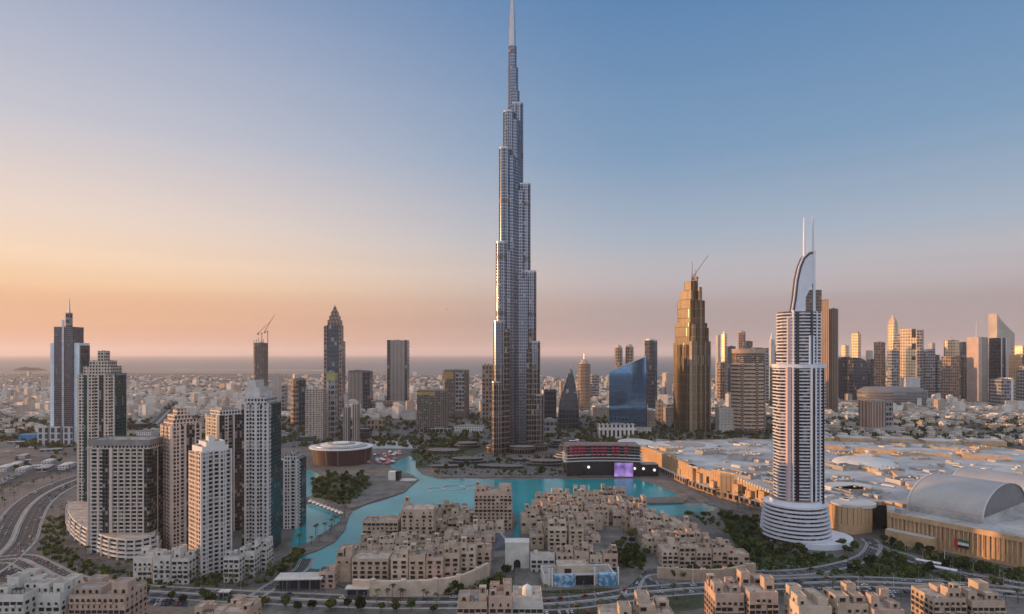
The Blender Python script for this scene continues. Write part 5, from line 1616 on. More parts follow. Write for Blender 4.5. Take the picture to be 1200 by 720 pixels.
        r_.build('vault_rim', M['membrane'], root)
        k = MB()
        k.obox(c[0], c[1], length * 1.02, width * 1.02, hm_ - .3, z0 + .4, axis_ang)
        k.build('vault_kerb', M['mall_roof'], root)
    ax = math.atan2(564 - 615, 429 - 393)
    vc = Vector(((393 + 429) / 2, (615 + 564) / 2)) + Vector((46, 36))
    vault(W_(*vc), ax, 63, 112, 25, 29.5, '')
    vc2 = vc + Vector((118, 96))
    vault(W_(*vc2), ax, 90, 70, 13, 29, '')
    # low domes, ring roofs and skylight ribs
    def disc(px, py, r, ry, h, m, name='roof_drum', z=hm_):
        Y = (CH - z) * F / (py - HZ)
        x = PX(px, Y)
        MB().prism([(x - o0.x + a, Y - o0.y + b) for a, b in circ(0, 0, r, 32, ry)], z - .2, z + h, 0, 0).build(name, M[m], root, smooth=30)
        return x - o0.x, Y - o0.y
    disc(800, 524, 58, 52, 3.0, 'membrane')
    disc(802, 523.5, 34, 30, 4.6, 'zinc')
    disc(745, 520, 30, 40, 3.5, 'membrane')
    disc(868, 530, 46, 46, 4, 'mall_roof')
    disc(905, 538, 40, 30, 5, 'zinc')
    disc(993, 573, 26, 20, 4, 'membrane')
    disc(1000, 592, 22, 16, 3, 'membrane')
    x, y = disc(1012, 545, 44, 40, 2.5, 'membrane')
    MB().dome(x, y, hm_ + 2.3, 40, 9, 28, 6).build('low_dome', M['membrane'], root, smooth=60)
    x, y = disc(962, 538, 30, 30, 2.5, 'membrane')
    MB().dome(x, y, hm_ + 2.3, 27, 7, 24, 6).build('low_dome', M['zinc'], root, smooth=60)
    for i in range(12):
        Y = (CH - hm_) * F / (562 + i * 1.3 - HZ)
        x = PX(872 + i * 3.2, Y) - o0.x
        MB().obox(x, Y - o0.y, 20, 2.2, hm_ - .1, hm_ + 3.2, .5).build('skylight_rib', M['membrane'], root)
    for i in range(300):
        px_, py_ = rnd.uniform(760, 1200), 517 + 89 * rnd.random() ** 1.3
        Y = (CH - hm_) * F / (py_ - HZ)
        x = PX(px_, Y)
        if not inside((x - o0.x, Y - o0.y), foot) or (vc - Vector((x, Y))).length < 78 or (vc2 - Vector((x, Y))).length < 78: continue
        a, b, h = rnd.choice(((5, 3, 2.2), (9, 5, 2.6), (14, 6, 3), (24, 10, 2.5), (7, 7, 4)))
        MB().obox(x - o0.x, Y - o0.y, a, b, hm_ - .1, hm_ + h, rnd.choice((.35, .35 + math.pi / 2, -.95))).build('roof_unit', M[rnd.choice(('concrete', 'membrane', 'zinc', 'mall_roof'))], root)
    for i in range(46):
        px_, py_ = rnd.uniform(770, 1190), 518 + 70 * rnd.random()
        Y = (CH - hm_) * F / (py_ - HZ)
        x = PX(px_, Y)
        if not inside((x - o0.x, Y - o0.y), foot) or (vc - Vector((x, Y))).length < 95 or (vc2 - Vector((x, Y))).length < 85: continue
        a, b, h = rnd.choice(((30, 14, 3.5), (44, 20, 5), (22, 22, 6), (60, 12, 3), (36, 26, 4)))
        r_ = rnd.choice((.35, .35, -.95))
        MB().parapet(rect(x - o0.x, Y - o0.y, a, b, r_), hm_ - .1, hm_ + h, 1.0, .5, 0, 1).build('roof_hall', [M[rnd.choice(('mall_roof', 'mall_sand', 'concrete'))], M[rnd.choice(('mall_roof', 'roof_grey', 'dconcrete', 'membrane'))]], root)
        for j in range(4):
            q = rect(x - o0.x, Y - o0.y, a * .6, b * .5, r_)[j]
            MB().obox(*q, 3, 2.2, hm_ + h - .1, hm_ + h + 1.8, r_).build('roof_unit', M['zinc'], root)
    for (p0, p1, wd, h) in (((940, 524), (1190, 540), 26, 6), ((930, 514), (1180, 522), 40, 8), ((1050, 556), (1075, 575), 16, 5), ((1040, 590), (1062, 596), 10, 4)):
        Ya, Yb = (CH - hm_) * F / (p0[1] - HZ), (CH - hm_) * F / (p1[1] - HZ)
        A, B = Vector((PX(p0[0], Ya), Ya)) - o0, Vector((PX(p1[0], Yb), Yb)) - o0
        d = B - A
        n = max(2, int(d.length / 60))
        for i in range(n):
            c = A + d * ((i + .5) / n)
            MB().obox(c.x, c.y, d.length / n * .8, wd * rnd.uniform(.7, 1), hm_ - .1, hm_ + h * rnd.uniform(.6, 1.1), math.atan2(d.y, d.x), 0, 1).build('roof_hall', [M['mall_sand'], M['mall_roof']], root)
    return root, foot, o0
mall_root, mall_foot, mall_o = mall()
def in_mall(x, y): return inside((x - mall_o.x, y - mall_o.y), mall_foot)
# --- flag on the mall wall
def flag():
    a, b = Vector(G(1040, 632.4)), Vector(G(1200, 667.6))
    u = (b - a).normalized()
    n = Vector((u.y, -u.x))
    p = a + (b - a) * .585 + n * 2.2
    root = empty('flag', (p.x, p.y, 7.5), math.atan2(u.y, u.x))
    root.scale = (.85, 1, .82)
    tag(root, 'big red, green, white and black flag hanging on the mall wall', 'flag')
    for name, x0, x1, z0, z1, col in (('red_band', -6.5, -3.2, 0, 9, (.45, .02, .025)), ('green_band', -3.15, 6.5, 6.05, 9, (.01, .13, .05)), ('white_band', -3.15, 6.5, 3.02, 6, (.6, .6, .58)), ('black_band', -3.15, 6.5, 0, 2.98, (.012, .012, .012))):
        MB().box(x0, x1, -.12, 0, z0, z1).build(name, plain('flag_' + name, col, .8), root)
flag()
# --- dark terraced building with a violet screen
def screen_building():
    Y = YB(560)
    s = Y / F
    root = empty('terraced_arcade', (PX(708, Y), Y + 4, 0))
    tag(root, 'dark terraced waterfront arcade with a violet screen and crimson upper decks', 'building')
    n = 22
    def crescent(k, front=0.0):
        pts = [(-44 * s + 88 * s * i / n, front + 10 * (2 * i / n - 1) ** 2 * -1 + 10) for i in range(n + 1)]
        return pts + [(44 * s * k, 46), (-44 * s * k, 46)]
    MB().prism([(x * .97, y + 1.4) for x, y in crescent(1)], 0, 44, 0, 1).build('glazing', [fc['dgrey'], M['roof_grey']], root)
    MB().prism([(x * .985, y - .2) for x, y in crescent(1)], 0, 21, 0, 1).build('black_plinth', [M['black'], M['roof_grey']], root)
    M['crimson'] = plain('crimson_rail', (.50, .05, .09), .6)
    for k in range(6):
        z = 22 + k * 4.4
        q = [(x * (1.06 - k * .012), y - 2.6 + k * .5) for x, y in crescent(1)]
        MB().prism(q, z, z + 1.1, bottom=True).build('terrace_deck', M['slabw'] if k < 3 else M['dconcrete'], root)
        if k >= 2:
            for i in range(14):
                x = -40 * s + i * 5.0 * s
                if i in (4, 9, 12): continue
                MB().box(x, x + 3.6 * s, .6 + k * .4, 1.2 + k * .4, z + 1.15, z + 3.2).build('crimson_rail', M['crimson'], root)
    scr = Nodes('violet_screen')
    scr.set(Base_Color=(.03, .02, .05), Emission_Color=scr.mix(scr.mapr(scr.noise(.09, 4), .35, .65, 0, 1), (.10, .06, .24), (.40, .24, .62)), Emission_Strength=.8, Roughness=.4)
    MB().box(12 * s, 34 * s, -3.6, -2.2, 1.5, 21.5).build('screen', scr.mat, root)
    MB().box(11.2 * s, 34.8 * s, -3.3, -1.8, .8, 22.1).build('screen_frame', M['black'], root)
    lamp = Nodes('round_lamp')
    lamp.set(Base_Color=(.6, .6, .6), Emission_Color=(1, .9, .85), Emission_Strength=.7)
    for px_, z in ((-18, 15), (36, 13), (48, 11), (61, 9)):
        o = MB().tube((px_ * s, -1.5 if px_ < 40 else 8, z), (px_ * s, -2.2 if px_ < 40 else 7, z), 2.0, 2.0, 14).build('round_lamp', lamp.mat, root)
    MB().box(36 * s, 66 * s, 8, 30, 0, 17, 0, 1).build('side_wing', [M['black'], M['roof_grey']], root)
screen_building()
# --- stepped fan of decks east of the tallest tower (dark shell shaped annex)
def annex():
    Y = YB(540)
    s = Y / F
    root = empty('shell_annex', (PX(668, Y), Y + 20, 0))
    tag(root, 'dark shell shaped annex of stacked thin decks behind the terraced arcade', 'building')
    for k in range(9):
        r = 22 - k * 1.7
        MB().prism(circ(k * .9, 0, r * s * .9, 24, 20 - k), k * 4, k * 4 + .9, bottom=True).build('deck', M['slabw'], root, smooth=30)
    MB().loft([[(x * q, y * q, z) for x, y in circ(0, 0, 17 * s, 24, 17)] for q, z in ((1, 0), (.75, 20), (.42, 36))]).build('shell', fc['dgrey'], root, smooth=30)
annex()
r, w, d, h = tower('office_block', 'low white colonnaded block in front of the blue mirror building', 'building', 700, 745, 498, 1330, facade('white_colonnade', (.6, .57, .53), (.04, .038, .036), 20, 9, .5, .7, cur=0), depth=30)
# --- low buildings round the foot of the tallest tower
pav = []
for i, (px_, py_, rx, ry, lev) in enumerate(((520, 530, 30, 20, 1), (548, 543, 34, 16, 2), (586, 549, 40, 12, 1), (640, 546, 34, 14, 2), (548, 524, 26, 20, 2), (655, 524, 22, 22, 3), (610, 541, 20, 9, 1), (520, 549, 24, 9, 1))):
    x, y = G(px_, py_)
    o = empty('terrace_pavilion', (x, y, .9), rnd.uniform(-.3, .3))
    tag(o, ['round roofed pavilion at the western edge of the tower park', 'two tier pavilion between trees west of the tallest tower', 'long flat pavilion right in front of the tallest tower', 'two tier pavilion east of the tower front', 'two tier pavilion behind the western trees of the tower park', 'three tier pavilion under the dark shell shaped annex', 'small flat pavilion at the tower entrance', 'low flat pavilion beside the lake inlet'][i], 'pavilion')
    for k in range(lev):
        MB().prism(circ(0, 0, rx * (1 - k * .2) * .92, 26, ry * (1 - k * .2) * .9), k * 4, k * 4 + 3.6).build('glazing', fc['dgrey'], o, smooth=30)
        MB().prism(circ(0, 0, rx * (1 - k * .2), 26, ry * (1 - k * .2)), k * 4 + 3.6, k * 4 + 4.3, bottom=True).build('roof', M['dconcrete'], o, smooth=30)
    FOOT.append((x, y, rx * .8))
# --- mid-distance low and middle blocks, each with its own facade
mid = [(768, 777, 470, 1650, 'gold', 'narrow orange lit block west of the golden stepped tower'), (777, 790, 478, 1620, 'beige', 'beige low block beside the narrow orange lit block'), (838, 862, 478, 1420, 'pale', 'cream low block between golden tower and tan round tower'), (850, 863, 462, 1750, 'white', 'white block behind the cream low block'), (748, 768, 482, 1500, 'beige', 'sand low block at the foot of the slim dark glass tower'),
       (634, 652, 492, 1350, 'grey', 'grey low block at the eastern foot of the tallest tower'), (430, 452, 492, 1480, 'brown', 'brown low block west of the beige slab podium'), (400, 436, 503, 1330, 'dgrey', 'dark low office block behind the round hall'), (345, 372, 512, 1290, 'teal', 'teal glass block behind the short dark glass tower'), (492, 530, 503, 1420, 'grey', 'grey block in front of the unfinished group'), (532, 566, 500, 1430, 'white', 'white flat block west of the tallest tower'), (316, 342, 508, 1300, 'grey', 'grey block behind the tallest pale apartment tower'),
       (152, 178, 497, 1500, 'dgrey', 'dark long block behind the broad block'), (160, 186, 506, 1280, 'white', 'white low block behind the rose tower'), (158, 166, 464, 2300, 'white', 'small white tower in the low western city'), (236, 250, 466, 2150, 'pale', 'pale mid block in the low western city'), (318, 330, 440, 2250, 'pale', 'pale tower just right of the unfinished brown tower'), (330, 337, 452, 2000, 'grey', 'thin grey tower between unfinished tower and orange brown tower'), (576, 584, 500, 1400, 'beige', 'beige stub beside the western foot of the tallest tower'),
       (655, 676, 488, 1560, 'beige', 'beige block under the dark leaf shaped tower'), (694, 714, 478, 1750, 'beige', 'sand block west of the blue mirror building'), (610, 640, 500, 1400, 'dgrey', 'dark block behind the tallest tower')]
for a, b, yt, Y, m, lab in mid:
    tower('office_block', lab, 'building', a, b, yt, Y, fc[m], depth=28)
    FOOT.append((PX((a + b) / 2, Y), Y + 14, (b - a) * Y / F * .7))
# bright blue hoarded shed in the far west
MB_ = MB().box(-28, 28, -10, 10, 0, 14)
o = MB_.build('blue_shed', plain('bright_blue_sheet', (.01, .17, .34), .6), None, (PX(42, 1290), 1290, 0))
tag(o, 'bright blue clad shed beside the mast topped slab tower', 'shed')

# ------------------------------------------------------------------ low houses of the far city
def house_mesh(rng):
    w, d, h = rng.uniform(11, 22), rng.uniform(10, 18), rng.choice((4.5, 7.5, 8, 8.5))
    m = MB().parapet(rect(0, 0, w, d), 0, h, .9, .5, 0, 1)
    if rng.random() < .7: m.parapet(rect(rng.uniform(-.2, .2) * w, rng.uniform(-.2, .2) * d, w * .5, d * .5), h - .1, h + 3.2, .6, .4, 0, 1)
    if rng.random() < .5: m.box(w * .5 + .02, w * .5 + 4, -d * .4, d * .2, 0, 3.4, 0, 1)
    return m
hw_m = [facade('villa_wall_' + n, c, (.04, .038, .036), 3.6, 3.6, .42, .45, var=.5) for n, c in (('white', (.68, .63, .57)), ('cream', (.56, .47, .38)), ('sand', (.42, .33, .26)))]
hw_names = ['white', 'cream', 'sand']
rh = random.Random(3)
HM = [[house_mesh(rh).mesh('villa', [hw_m[c], M['roof_sand'] if k % 2 else M['roof_grey']]) for k in range(5)] for c in range(3)]
hi_foot = [(o_.location.x, o_.location.y, max(o_['dims'][0], o_['dims'][1]) * .7) for o_ in bpy.data.objects if 'dims' in o_]
def free(x, y, r=9):
    if y > 5000: return False
    if in_mall(x, y): return False
    for a, b, c in FOOT:
        if abs(x - a) < r + c and abs(y - b) < r + c: return False
    for a, b, c in hi_foot:
        if abs(x - a) < r + c and abs(y - b) < r + c: return False
    return not near_road(x, y, r)
cand = []
zones = [(-40, 300, 452, 512, 620, 'western low city'), (300, 640, 446, 488, 260, 'low city behind the tallest tower'), (640, 960, 446, 488, 240, 'low city behind the golden tower'), (950, 1260, 474, 522, 560, 'eastern villa quarter')]
for (x0, x1, y0, y1, n, where) in zones:
    for _ in range(n):
        px_, t = rh.uniform(x0, x1), rh.random()
        Y = 1 / (1 / YB(y0) + t * (1 / YB(y1) - 1 / YB(y0)))
        x = PX(px_, Y)
        if not free(x, Y, 12): continue
        if any((x - a) ** 2 + (Y - b) ** 2 < 19 ** 2 for a, b, *_ in cand): continue
        cand.append((x, Y, where))
cand.sort(key=lambda c: c[1])
for i, (x, Y, where) in enumerate(cand[:298]):
    c = rh.choice((0, 0, 1, 1, 2))
    o = place('villa', rh.choice(HM[c]), None, (x, Y, 0), rh.choice((.2, .2, .25, 1.77, -.3)))
    tag(o, f'flat roofed {hw_names[c]} villa among trees in the {where}', 'house', f'{hw_names[c]} villas of the {where}')
# everything farther as one mass
def city_mass():
    mats = hw_m + [M['roof_sand'], M['roof_grey']]
    m = MB()
    pts = [(x, Y) for x, Y, _ in cand[298:]]
    for _ in range(9500):
        px_ = rh.uniform(-80, 1280)
        t = rh.random() ** .8
        Y = 1 / (1 / 5300 + t * (1 / 1750 - 1 / 5300))
        pts.append((PX(px_, Y), Y))
    for x, Y in pts:
        if Y < 2300 and not free(x, Y, 10): continue
        if Y > 4600 and rh.random() < .3: continue
        w, d, h = rh.uniform(10, 26), rh.uniform(10, 22), rh.choice((4, 7, 8, 9, 12))
        if rh.random() < .05: w, d, h = w * 1.4, d, rh.uniform(18, 40)
        c = rh.choice((0, 0, 0, 1, 1, 2))
        m.prism(rect(x, Y, w, d, rh.choice((.2, .3, -.4, 1.2))), 0, h, c, rh.choice((c, 3, 4)))
        if rh.random() < .4: m.prism(rect(x + w * .15, Y, w * .4, d * .5, .2), h - .1, h + 3, c, c)
    o = m.build('distant_city', mats)
    tag(o, 'far carpet of low pale houses reaching the coast', 'city', kind='stuff')
city_mass()
# built island and breakwater out at sea
for i, (px_, yt, Y, wpx) in enumerate(((22, 433, 6800, 8), (30, 431, 6900, 12), (41, 432, 6850, 10), (50, 434, 6800, 8))):
    x = PX(px_, Y)
    o = empty('island_hotel', (x, Y, .8))
    tag(o, ['low western', 'tallest', 'second tallest', 'low eastern'][i] + ' hazy brown hotel block on the sea spit', 'building')
    wv = wpx * Y / F
    MB().box(-wv / 2, wv / 2, -20, 20, 0, HT(yt, Y)).build('wall', fc['brown'], o)
    MB().box(-wv / 5, wv / 5, -10, 10, HT(yt, Y), HT(yt, Y) + 9).build('roof', fc['brown'], o)

# ------------------------------------------------------------------ trees, palms, planting
def tree_meshes(rng, h, r, n, leaf, mat):
    t = MB().tube((0, 0, 0), (rng.uniform(-.2, .2), 0, h * .5), .28, .14, 6)
    for k in range(4):
        a = rng.uniform(0, 6.28)
        t.tube((0, 0, h * rng.uniform(.3, .45)), (math.cos(a) * r * .6, math.sin(a) * r * .6, h * rng.uniform(.6, .8)), .12, .04, 4)
    m = MB()
    lobes = [(rng.uniform(-.5, .5) * r, rng.uniform(-.5, .5) * r, h * rng.uniform(.5, .82), r * rng.uniform(.45, .7)) for _ in range(6)]
    for _ in range(n):
        cx, cy_, cz, rr = rng.choice(lobes)
        a, b = rng.uniform(0, 6.28), rng.uniform(-1, 1)
        q = rng.uniform(.65, 1.0) * rr
        c = Vector((cx + q * math.cos(a) * math.sqrt(1 - b * b), cy_ + q * math.sin(a) * math.sqrt(1 - b * b), max(h * .25, cz + q * b * .8)))
        u = Vector((rng.gauss(0, 1), rng.gauss(0, 1), rng.gauss(0, .6))).normalized()
        v = u.orthogonal().normalized()
        v.rotate(Matrix.Rotation(rng.uniform(0, 6.28), 3, u))
        w_ = u.cross(v)
        l = leaf * rng.uniform(.6, 1.3)
        m.face([c - v * l - w_ * l * .5, c + v * l * .2 - w_ * l, c + v * l + w_ * l * .3, c - v * .3 * l + w_ * l])
    return m.mesh('crown', mat), t.mesh('trunk', M['bark'])
rt = random.Random(9)
TREES = [tree_meshes(rt, rt.uniform(6.5, 10), rt.uniform(2.6, 4.2), 330, .8, M[('leaf_a', 'leaf_b')[i % 2]]) for i in range(6)]
def palm_meshes(rng, h):
    t = MB().tube((0, 0, 0), (.1, 0, h * .5), .26, .2, 6).tube((.1, 0, h * .5), (.3, .1, h), .2, .17, 6)
    m = MB()
    for k in range(13):
        a = k * 2 * math.pi / 13 + rng.uniform(-.2, .2)
        el = rng.uniform(-.1, .7)
        p = Vector((.3, .1, h))
        d = Vector((math.cos(a), math.sin(a), 0))
        s = Vector((-d.y, d.x, 0))
        prev, pw = p, .16
        for j in range(1, 5):
            t_ = j / 4
            q = p + d * (2.6 * t_) + Vector((0, 0, 2.6 * (el * t_ - .75 * t_ * t_)))
            wv = .5 * math.sin(math.pi * min(.95, t_ * .8 + .1))
            m.face([prev - s * pw, q - s * wv, q + Vector((0, 0, .1)), prev + Vector((0, 0, .1))])
            m.face([prev + Vector((0, 0, .1)), q + Vector((0, 0, .1)), q + s * wv, prev + s * pw])
            prev, pw = q, wv
    return m.mesh('crown', M['leaf_c']), t.mesh('trunk', M['bark'])
PALMS = [palm_meshes(rt, h) for h in (6.5, 8, 9.5)]
def plant(kind, x, y, z, label, group, sc=None):
    pool_ = TREES if kind == 'tree' else PALMS
    cm, tm = rt.choice(pool_)
    s = sc or rt.uniform(.75, 1.25)
    o = empty(kind if kind == 'tree' else 'palm_tree', (x, y, z), rt.uniform(0, 6.28))
    o.scale = (s, s, s * rt.uniform(.85, 1.15))
    tag(o, label, 'tree' if kind == 'tree' else 'palm', group)
    place('crown', cm, o)
    place('trunk', tm, o)
def scatter(px_list, n, dmin, kind, label, group, z=0.0, check=True):
    poly = px_poly(px_list)
    xs, ys = [p[0] for p in poly], [p[1] for p in poly]
    got, tries = [], 0
    while len(got) < n and tries < n * 40:
        tries += 1
        x, y = rt.uniform(min(xs), max(xs)), rt.uniform(min(ys), max(ys))
        if not inside((x, y), poly) or any((x - a) ** 2 + (y - b) ** 2 < dmin ** 2 for a, b in got): continue
        if check and (near_road(x, y, 2.5) or in_mall(x, y) or any(abs(x - a) < c * .9 + 2 and abs(y - b) < c * .9 + 2 for a, b, c in FOOT)): continue
        got.append((x, y))
        plant(kind, x, y, z, label, group)
    return got
park = [(366, 562), (388, 556), (432, 560), (436, 570), (424, 582), (404, 594), (384, 589), (366, 584)]
scatter(park, 50, 5, 'tree', 'dense olive green park tree on the lake peninsula', 'park trees on the lake peninsula', .7)
tp = [(484, 548), (482, 530), (500, 519), (540, 512), (560, 520), (545, 532), (520, 540), (500, 549)]
scatter(tp, 36, 8, 'tree', 'dark tree in the park west of the tallest tower', 'trees in the park west of the tallest tower', .0)
scatter([(510, 548), (560, 538), (660, 536), (700, 556), (640, 558), (530, 558)], 26, 8, 'tree', 'dark tree on the terrace before the tallest tower', 'trees on the terrace before the tallest tower', .9)
scatter([(842, 602), (885, 612), (900, 640), (985, 655), (1010, 640), (1000, 655), (960, 664), (890, 662), (862, 640), (840, 622)], 44, 6, 'tree', 'dark garden tree around the white hotel drum', 'garden trees around the hotel drum')
scatter([(985, 640), (1035, 636), (1085, 648), (1150, 668), (1200, 676), (1200, 690), (1100, 680), (1000, 676), (980, 660)], 32, 6, 'tree', 'dark tree in the garden along the sandstone mall wall', 'garden trees along the mall wall')
scatter([(706, 655), (735, 650), (755, 658), (752, 668), (736, 678), (712, 664)], 14, 5, 'tree', 'tree in the dark courtyard garden of the eastern old quarter', 'trees in the old quarter courtyard', 1.2, False)
scatter([(770, 672), (880, 668), (884, 678), (775, 682)], 10, 6, 'tree', 'tree against the ochre wall of the old quarter', 'trees against the ochre wall')
scatter([(520, 694), (575, 684), (590, 676), (600, 690), (560, 701), (520, 702)], 10, 5, 'tree', 'tree at the foot of the sand wall near the gate', 'trees by the sand wall')
scatter([(200, 684), (300, 672), (340, 660), (350, 668), (310, 690), (200, 692)], 24, 5, 'palm', 'palm below the white townhouses', 'palms below the white townhouses', 0, False)
scatter([(60, 600), (84, 606), (74, 640), (110, 660), (160, 670), (150, 684), (90, 672), (50, 640)], 26, 6, 'palm', 'palm round the curved terraced podium', 'palms round the terraced podium')
scatter([(352, 630), (372, 625), (400, 606), (408, 602), (396, 618), (372, 640), (350, 646)], 12, 5, 'palm', 'palm on the narrow promenade between lagoon and lake', 'palms on the narrow promenade', .7)
scatter([(440, 700), (640, 700), (640, 706), (440, 708)], 18, 6, 'palm', 'palm along the boulevard below the sand wall', 'palms along the boulevard', 0, False)
scatter([(0, 524), (46, 520), (100, 526), (98, 540), (50, 546), (0, 556)], 20, 11, 'tree', 'scattered tree on the grey lots west of the highway', 'trees on the lots west of the highway')
scatter([(0, 574), (30, 568), (70, 556), (100, 549), (30, 585), (0, 606)], 26, 7, 'palm', 'palm on the verge west of the curved highway', 'palms on the highway verge', 0)
scatter([(640, 702), (740, 692), (830, 700), (930, 690), (1090, 700), (1200, 706), (1200, 718), (900, 706), (640, 722)], 46, 7, 'palm', 'palm along the eastern boulevard verge', 'palms on the eastern boulevard verge', 0)
scatter([(160, 686), (330, 700), (520, 702), (520, 720), (300, 716), (160, 704)], 24, 9, 'tree', 'tree on the boulevard verge at the lower edge', 'trees on the lower boulevard verge', 0)
scatter([(812, 560), (850, 580), (880, 592), (890, 604), (850, 598), (812, 580)], 22, 6, 'palm', 'palm on the waterfront walk below the mall', 'palms below the mall', .7)
scatter([(640, 640), (660, 600), (720, 595), (760, 620), (840, 650), (780, 655), (740, 640), (700, 618), (690, 650)], 34, 7, 'palm', 'palm in the lanes of the eastern old quarter', 'palms in the eastern old quarter', 1.2, False)
scatter([(425, 668), (440, 630), (520, 612), (590, 612), (570, 665), (480, 680)], 26, 8, 'palm', 'palm in the lanes of the western old quarter', 'palms in the western old quarter', 1.2, False)
scatter([(716, 640), (740, 632), (760, 650), (752, 668), (712, 660)], 16, 4.5, 'tree', 'bushy tree behind the blue poster hall', 'bushy trees behind the poster hall', 1.2, False)
scatter([(340, 656), (356, 652), (360, 664), (346, 676), (330, 684), (312, 684)], 16, 5, 'tree', 'tree at the lake tip below the short tower', 'trees at the lake tip')
# site sheds and low stores on the grey lots in the west
for i in range(26):
    px_, py_ = rt.uniform(0, 96), rt.uniform(519, 552)
    x, y = G(px_, py_)
    if near_road(x, y, 9) or blocked(x, y, 10): continue
    w, d, h = rt.choice(((14, 6, 3.2), (26, 12, 5), (9, 5, 3), (34, 14, 6)))
    c = rt.choice(('white', 'grey'))
    o = empty('site_shed', (x, y, 0), rt.choice((.3, .4, 1.9)))
    tag(o, f'{c} low shed on the grey lots west of the highway', 'shed', f'{c} sheds west of the highway')
    MB().box(-w/2, w/2, -d/2, d/2, 0, h).build('wall', fc['white'] if c == 'white' else fc['grey'], o)
    MB().loft([[(-w/2 - .3, -d/2 - .3, h), (w/2 + .3, -d/2 - .3, h), (w/2 + .3, d/2 + .3, h), (-w/2 - .3, d/2 + .3, h)], [(-w/2 - .3, -.2, h + 1.2), (w/2 + .3, -.2, h + 1.2), (w/2 + .3, .2, h + 1.2), (-w/2 - .3, .2, h + 1.2)]]).build('roof', M['membrane'] if c == 'white' else M['zinc'], o)
    FOOT.append((x, y, w * .5))
# fountain rings in the lake
for i, (px_, py_, r_) in enumerate(((512, 574, 11), (532, 572, 15), (556, 571, 11))):
    x, y = G(px_, py_)
    m = MB()
    n = 40
    A = [(r_ * math.cos(a), r_ * math.sin(a), .25) for a in [2 * math.pi * k / n for k in range(n)]]
    for k in range(n): m.tube(A[k], A[(k + 1) % n], .3, .3, 5)
    o = m.build('fountain_ring', M['steel'], None, (x, y, .05))
    tag(o, ('western small', 'large middle', 'eastern small')[i] + ' fountain ring lying in the lake', 'fountain')
# planting, shrubs and far trees as masses
def clumps(name, label, pts, mat, leaf, h, n):
    m = MB()
    for x, y, z in pts:
        s = rt.uniform(.6, 1.4)
        for _ in range(n):
            a, q = rt.uniform(0, 6.28), math.sqrt(rt.random()) * h * .8 * s
            c = Vector((x + math.cos(a) * q, y + math.sin(a) * q, z + rt.uniform(.1, 1) * h * s))
            u = Vector((rt.gauss(0, 1), rt.gauss(0, 1), rt.gauss(0, .7))).normalized()
            v = u.orthogonal().normalized()
            w_ = u.cross(v)
            l = leaf * s * rt.uniform(.6, 1.3)
            m.face([c - v * l - w_ * l * .6, c + v * l - w_ * l, c + v * l * .7 + w_ * l, c - v * l * .8 + w_ * l * .6])
    tag(m.build(name, mat), label, 'planting', kind='stuff')
def rand_pts(px_list, n, z=0.0, ck=True):
    poly = px_poly(px_list)
    xs, ys = [p[0] for p in poly], [p[1] for p in poly]
    r_ = []
    for _ in range(n * 12):
        if len(r_) >= n: break
        x, y = rt.uniform(min(xs), max(xs)), rt.uniform(min(ys), max(ys))
        if inside((x, y), poly) and not (ck and (near_road(x, y, 2) or in_mall(x, y) or any(abs(x - a) < c and abs(y - b) < c for a, b, c in FOOT))): r_.append((x, y, z))
    return r_
shr = (rand_pts(park, 160, .7) + rand_pts(tp, 160) + rand_pts([(842, 600), (885, 610), (900, 645), (985, 655), (1035, 634), (1200, 672), (1200, 690), (1000, 678), (880, 668), (862, 640)], 520)
       + rand_pts([(706, 655), (735, 648), (757, 658), (752, 670), (720, 668)], 60, 1.2, False) + rand_pts([(800, 600), (836, 602), (842, 618), (815, 614)], 30) + rand_pts([(515, 692), (590, 680), (600, 694), (560, 703), (515, 703)], 60)
       + rand_pts([(40, 610), (80, 606), (74, 640), (110, 662), (200, 680), (340, 664), (330, 690), (150, 686), (80, 672), (40, 640)], 200))
shr += rand_pts([(500, 546), (520, 538), (560, 534), (640, 534), (670, 540), (760, 556), (745, 559), (650, 559), (545, 559), (516, 559)], 260, .9, False)
clumps('shrubbery', 'dark low shrubs filling the gardens', shr, M['leaf_a'], 1.0, 2.0, 16)
far_t = []
for _ in range(9000):
    px_ = rt.uniform(-60, 1260)
    t = rt.random()
    Y = 1 / (1 / 4900 + t * (1 / 1200 - 1 / 4900))
    x = PX(px_, Y)
    if Y < 2000 and (near_road(x, Y, 3) or in_mall(x, Y)): continue
    far_t.append((x, Y, 0))
clumps('distant_trees', 'dark far trees between the low houses', far_t, M['leaf_b'], 2.6, 5.5, 8)

# ------------------------------------------------------------------ cars, lamps, flagpoles
CARC = {'white': (.6, .6, .6), 'black': (.012, .012, .014), 'silver': (.34, .35, .37), 'red': (.3, .02, .02), 'blue': (.03, .06, .2)}
def car_mesh(col):
    m = MB()
    P = [(-2.25, .35), (2.25, .35), (2.25, .75), (1.3, .9), (-1.6, .95), (-2.25, .85)]
    def ext(P, w, mi):
        A = [(x, -w, z) for x, z in P]
        B = [(x, w, z) for x, z in P]
        m.face(A, mi)
        m.face(B[::-1], mi)
        for i in range(len(P)):
            j = (i + 1) % len(P)
            m.face([A[j], A[i], B[i], B[j]], mi)
    ext(P, .9, 0)
    ext([(-1.7, .9), (1.2, .9), (.6, 1.36), (-1.2, 1.38)], .78, 1)
    ext([(-1.15, 1.385), (.55, 1.365), (.45, 1.44), (-1.05, 1.46)], .72, 0)
    for x in (-1.4, 1.4):
        for y in (-.92, .74): m.tube((x, y, .33), (x, y + .18, .33), .33, .33, 8, 2)
    M['car_' + col] = plain('car_paint_' + col, CARC[col], .3, metal=.2, amp=.02)
    return m.mesh('car', [M['car_' + col], M['glass'], M['black']])
CARS = {c: car_mesh(c) for c in CARC}
rc = random.Random(4)
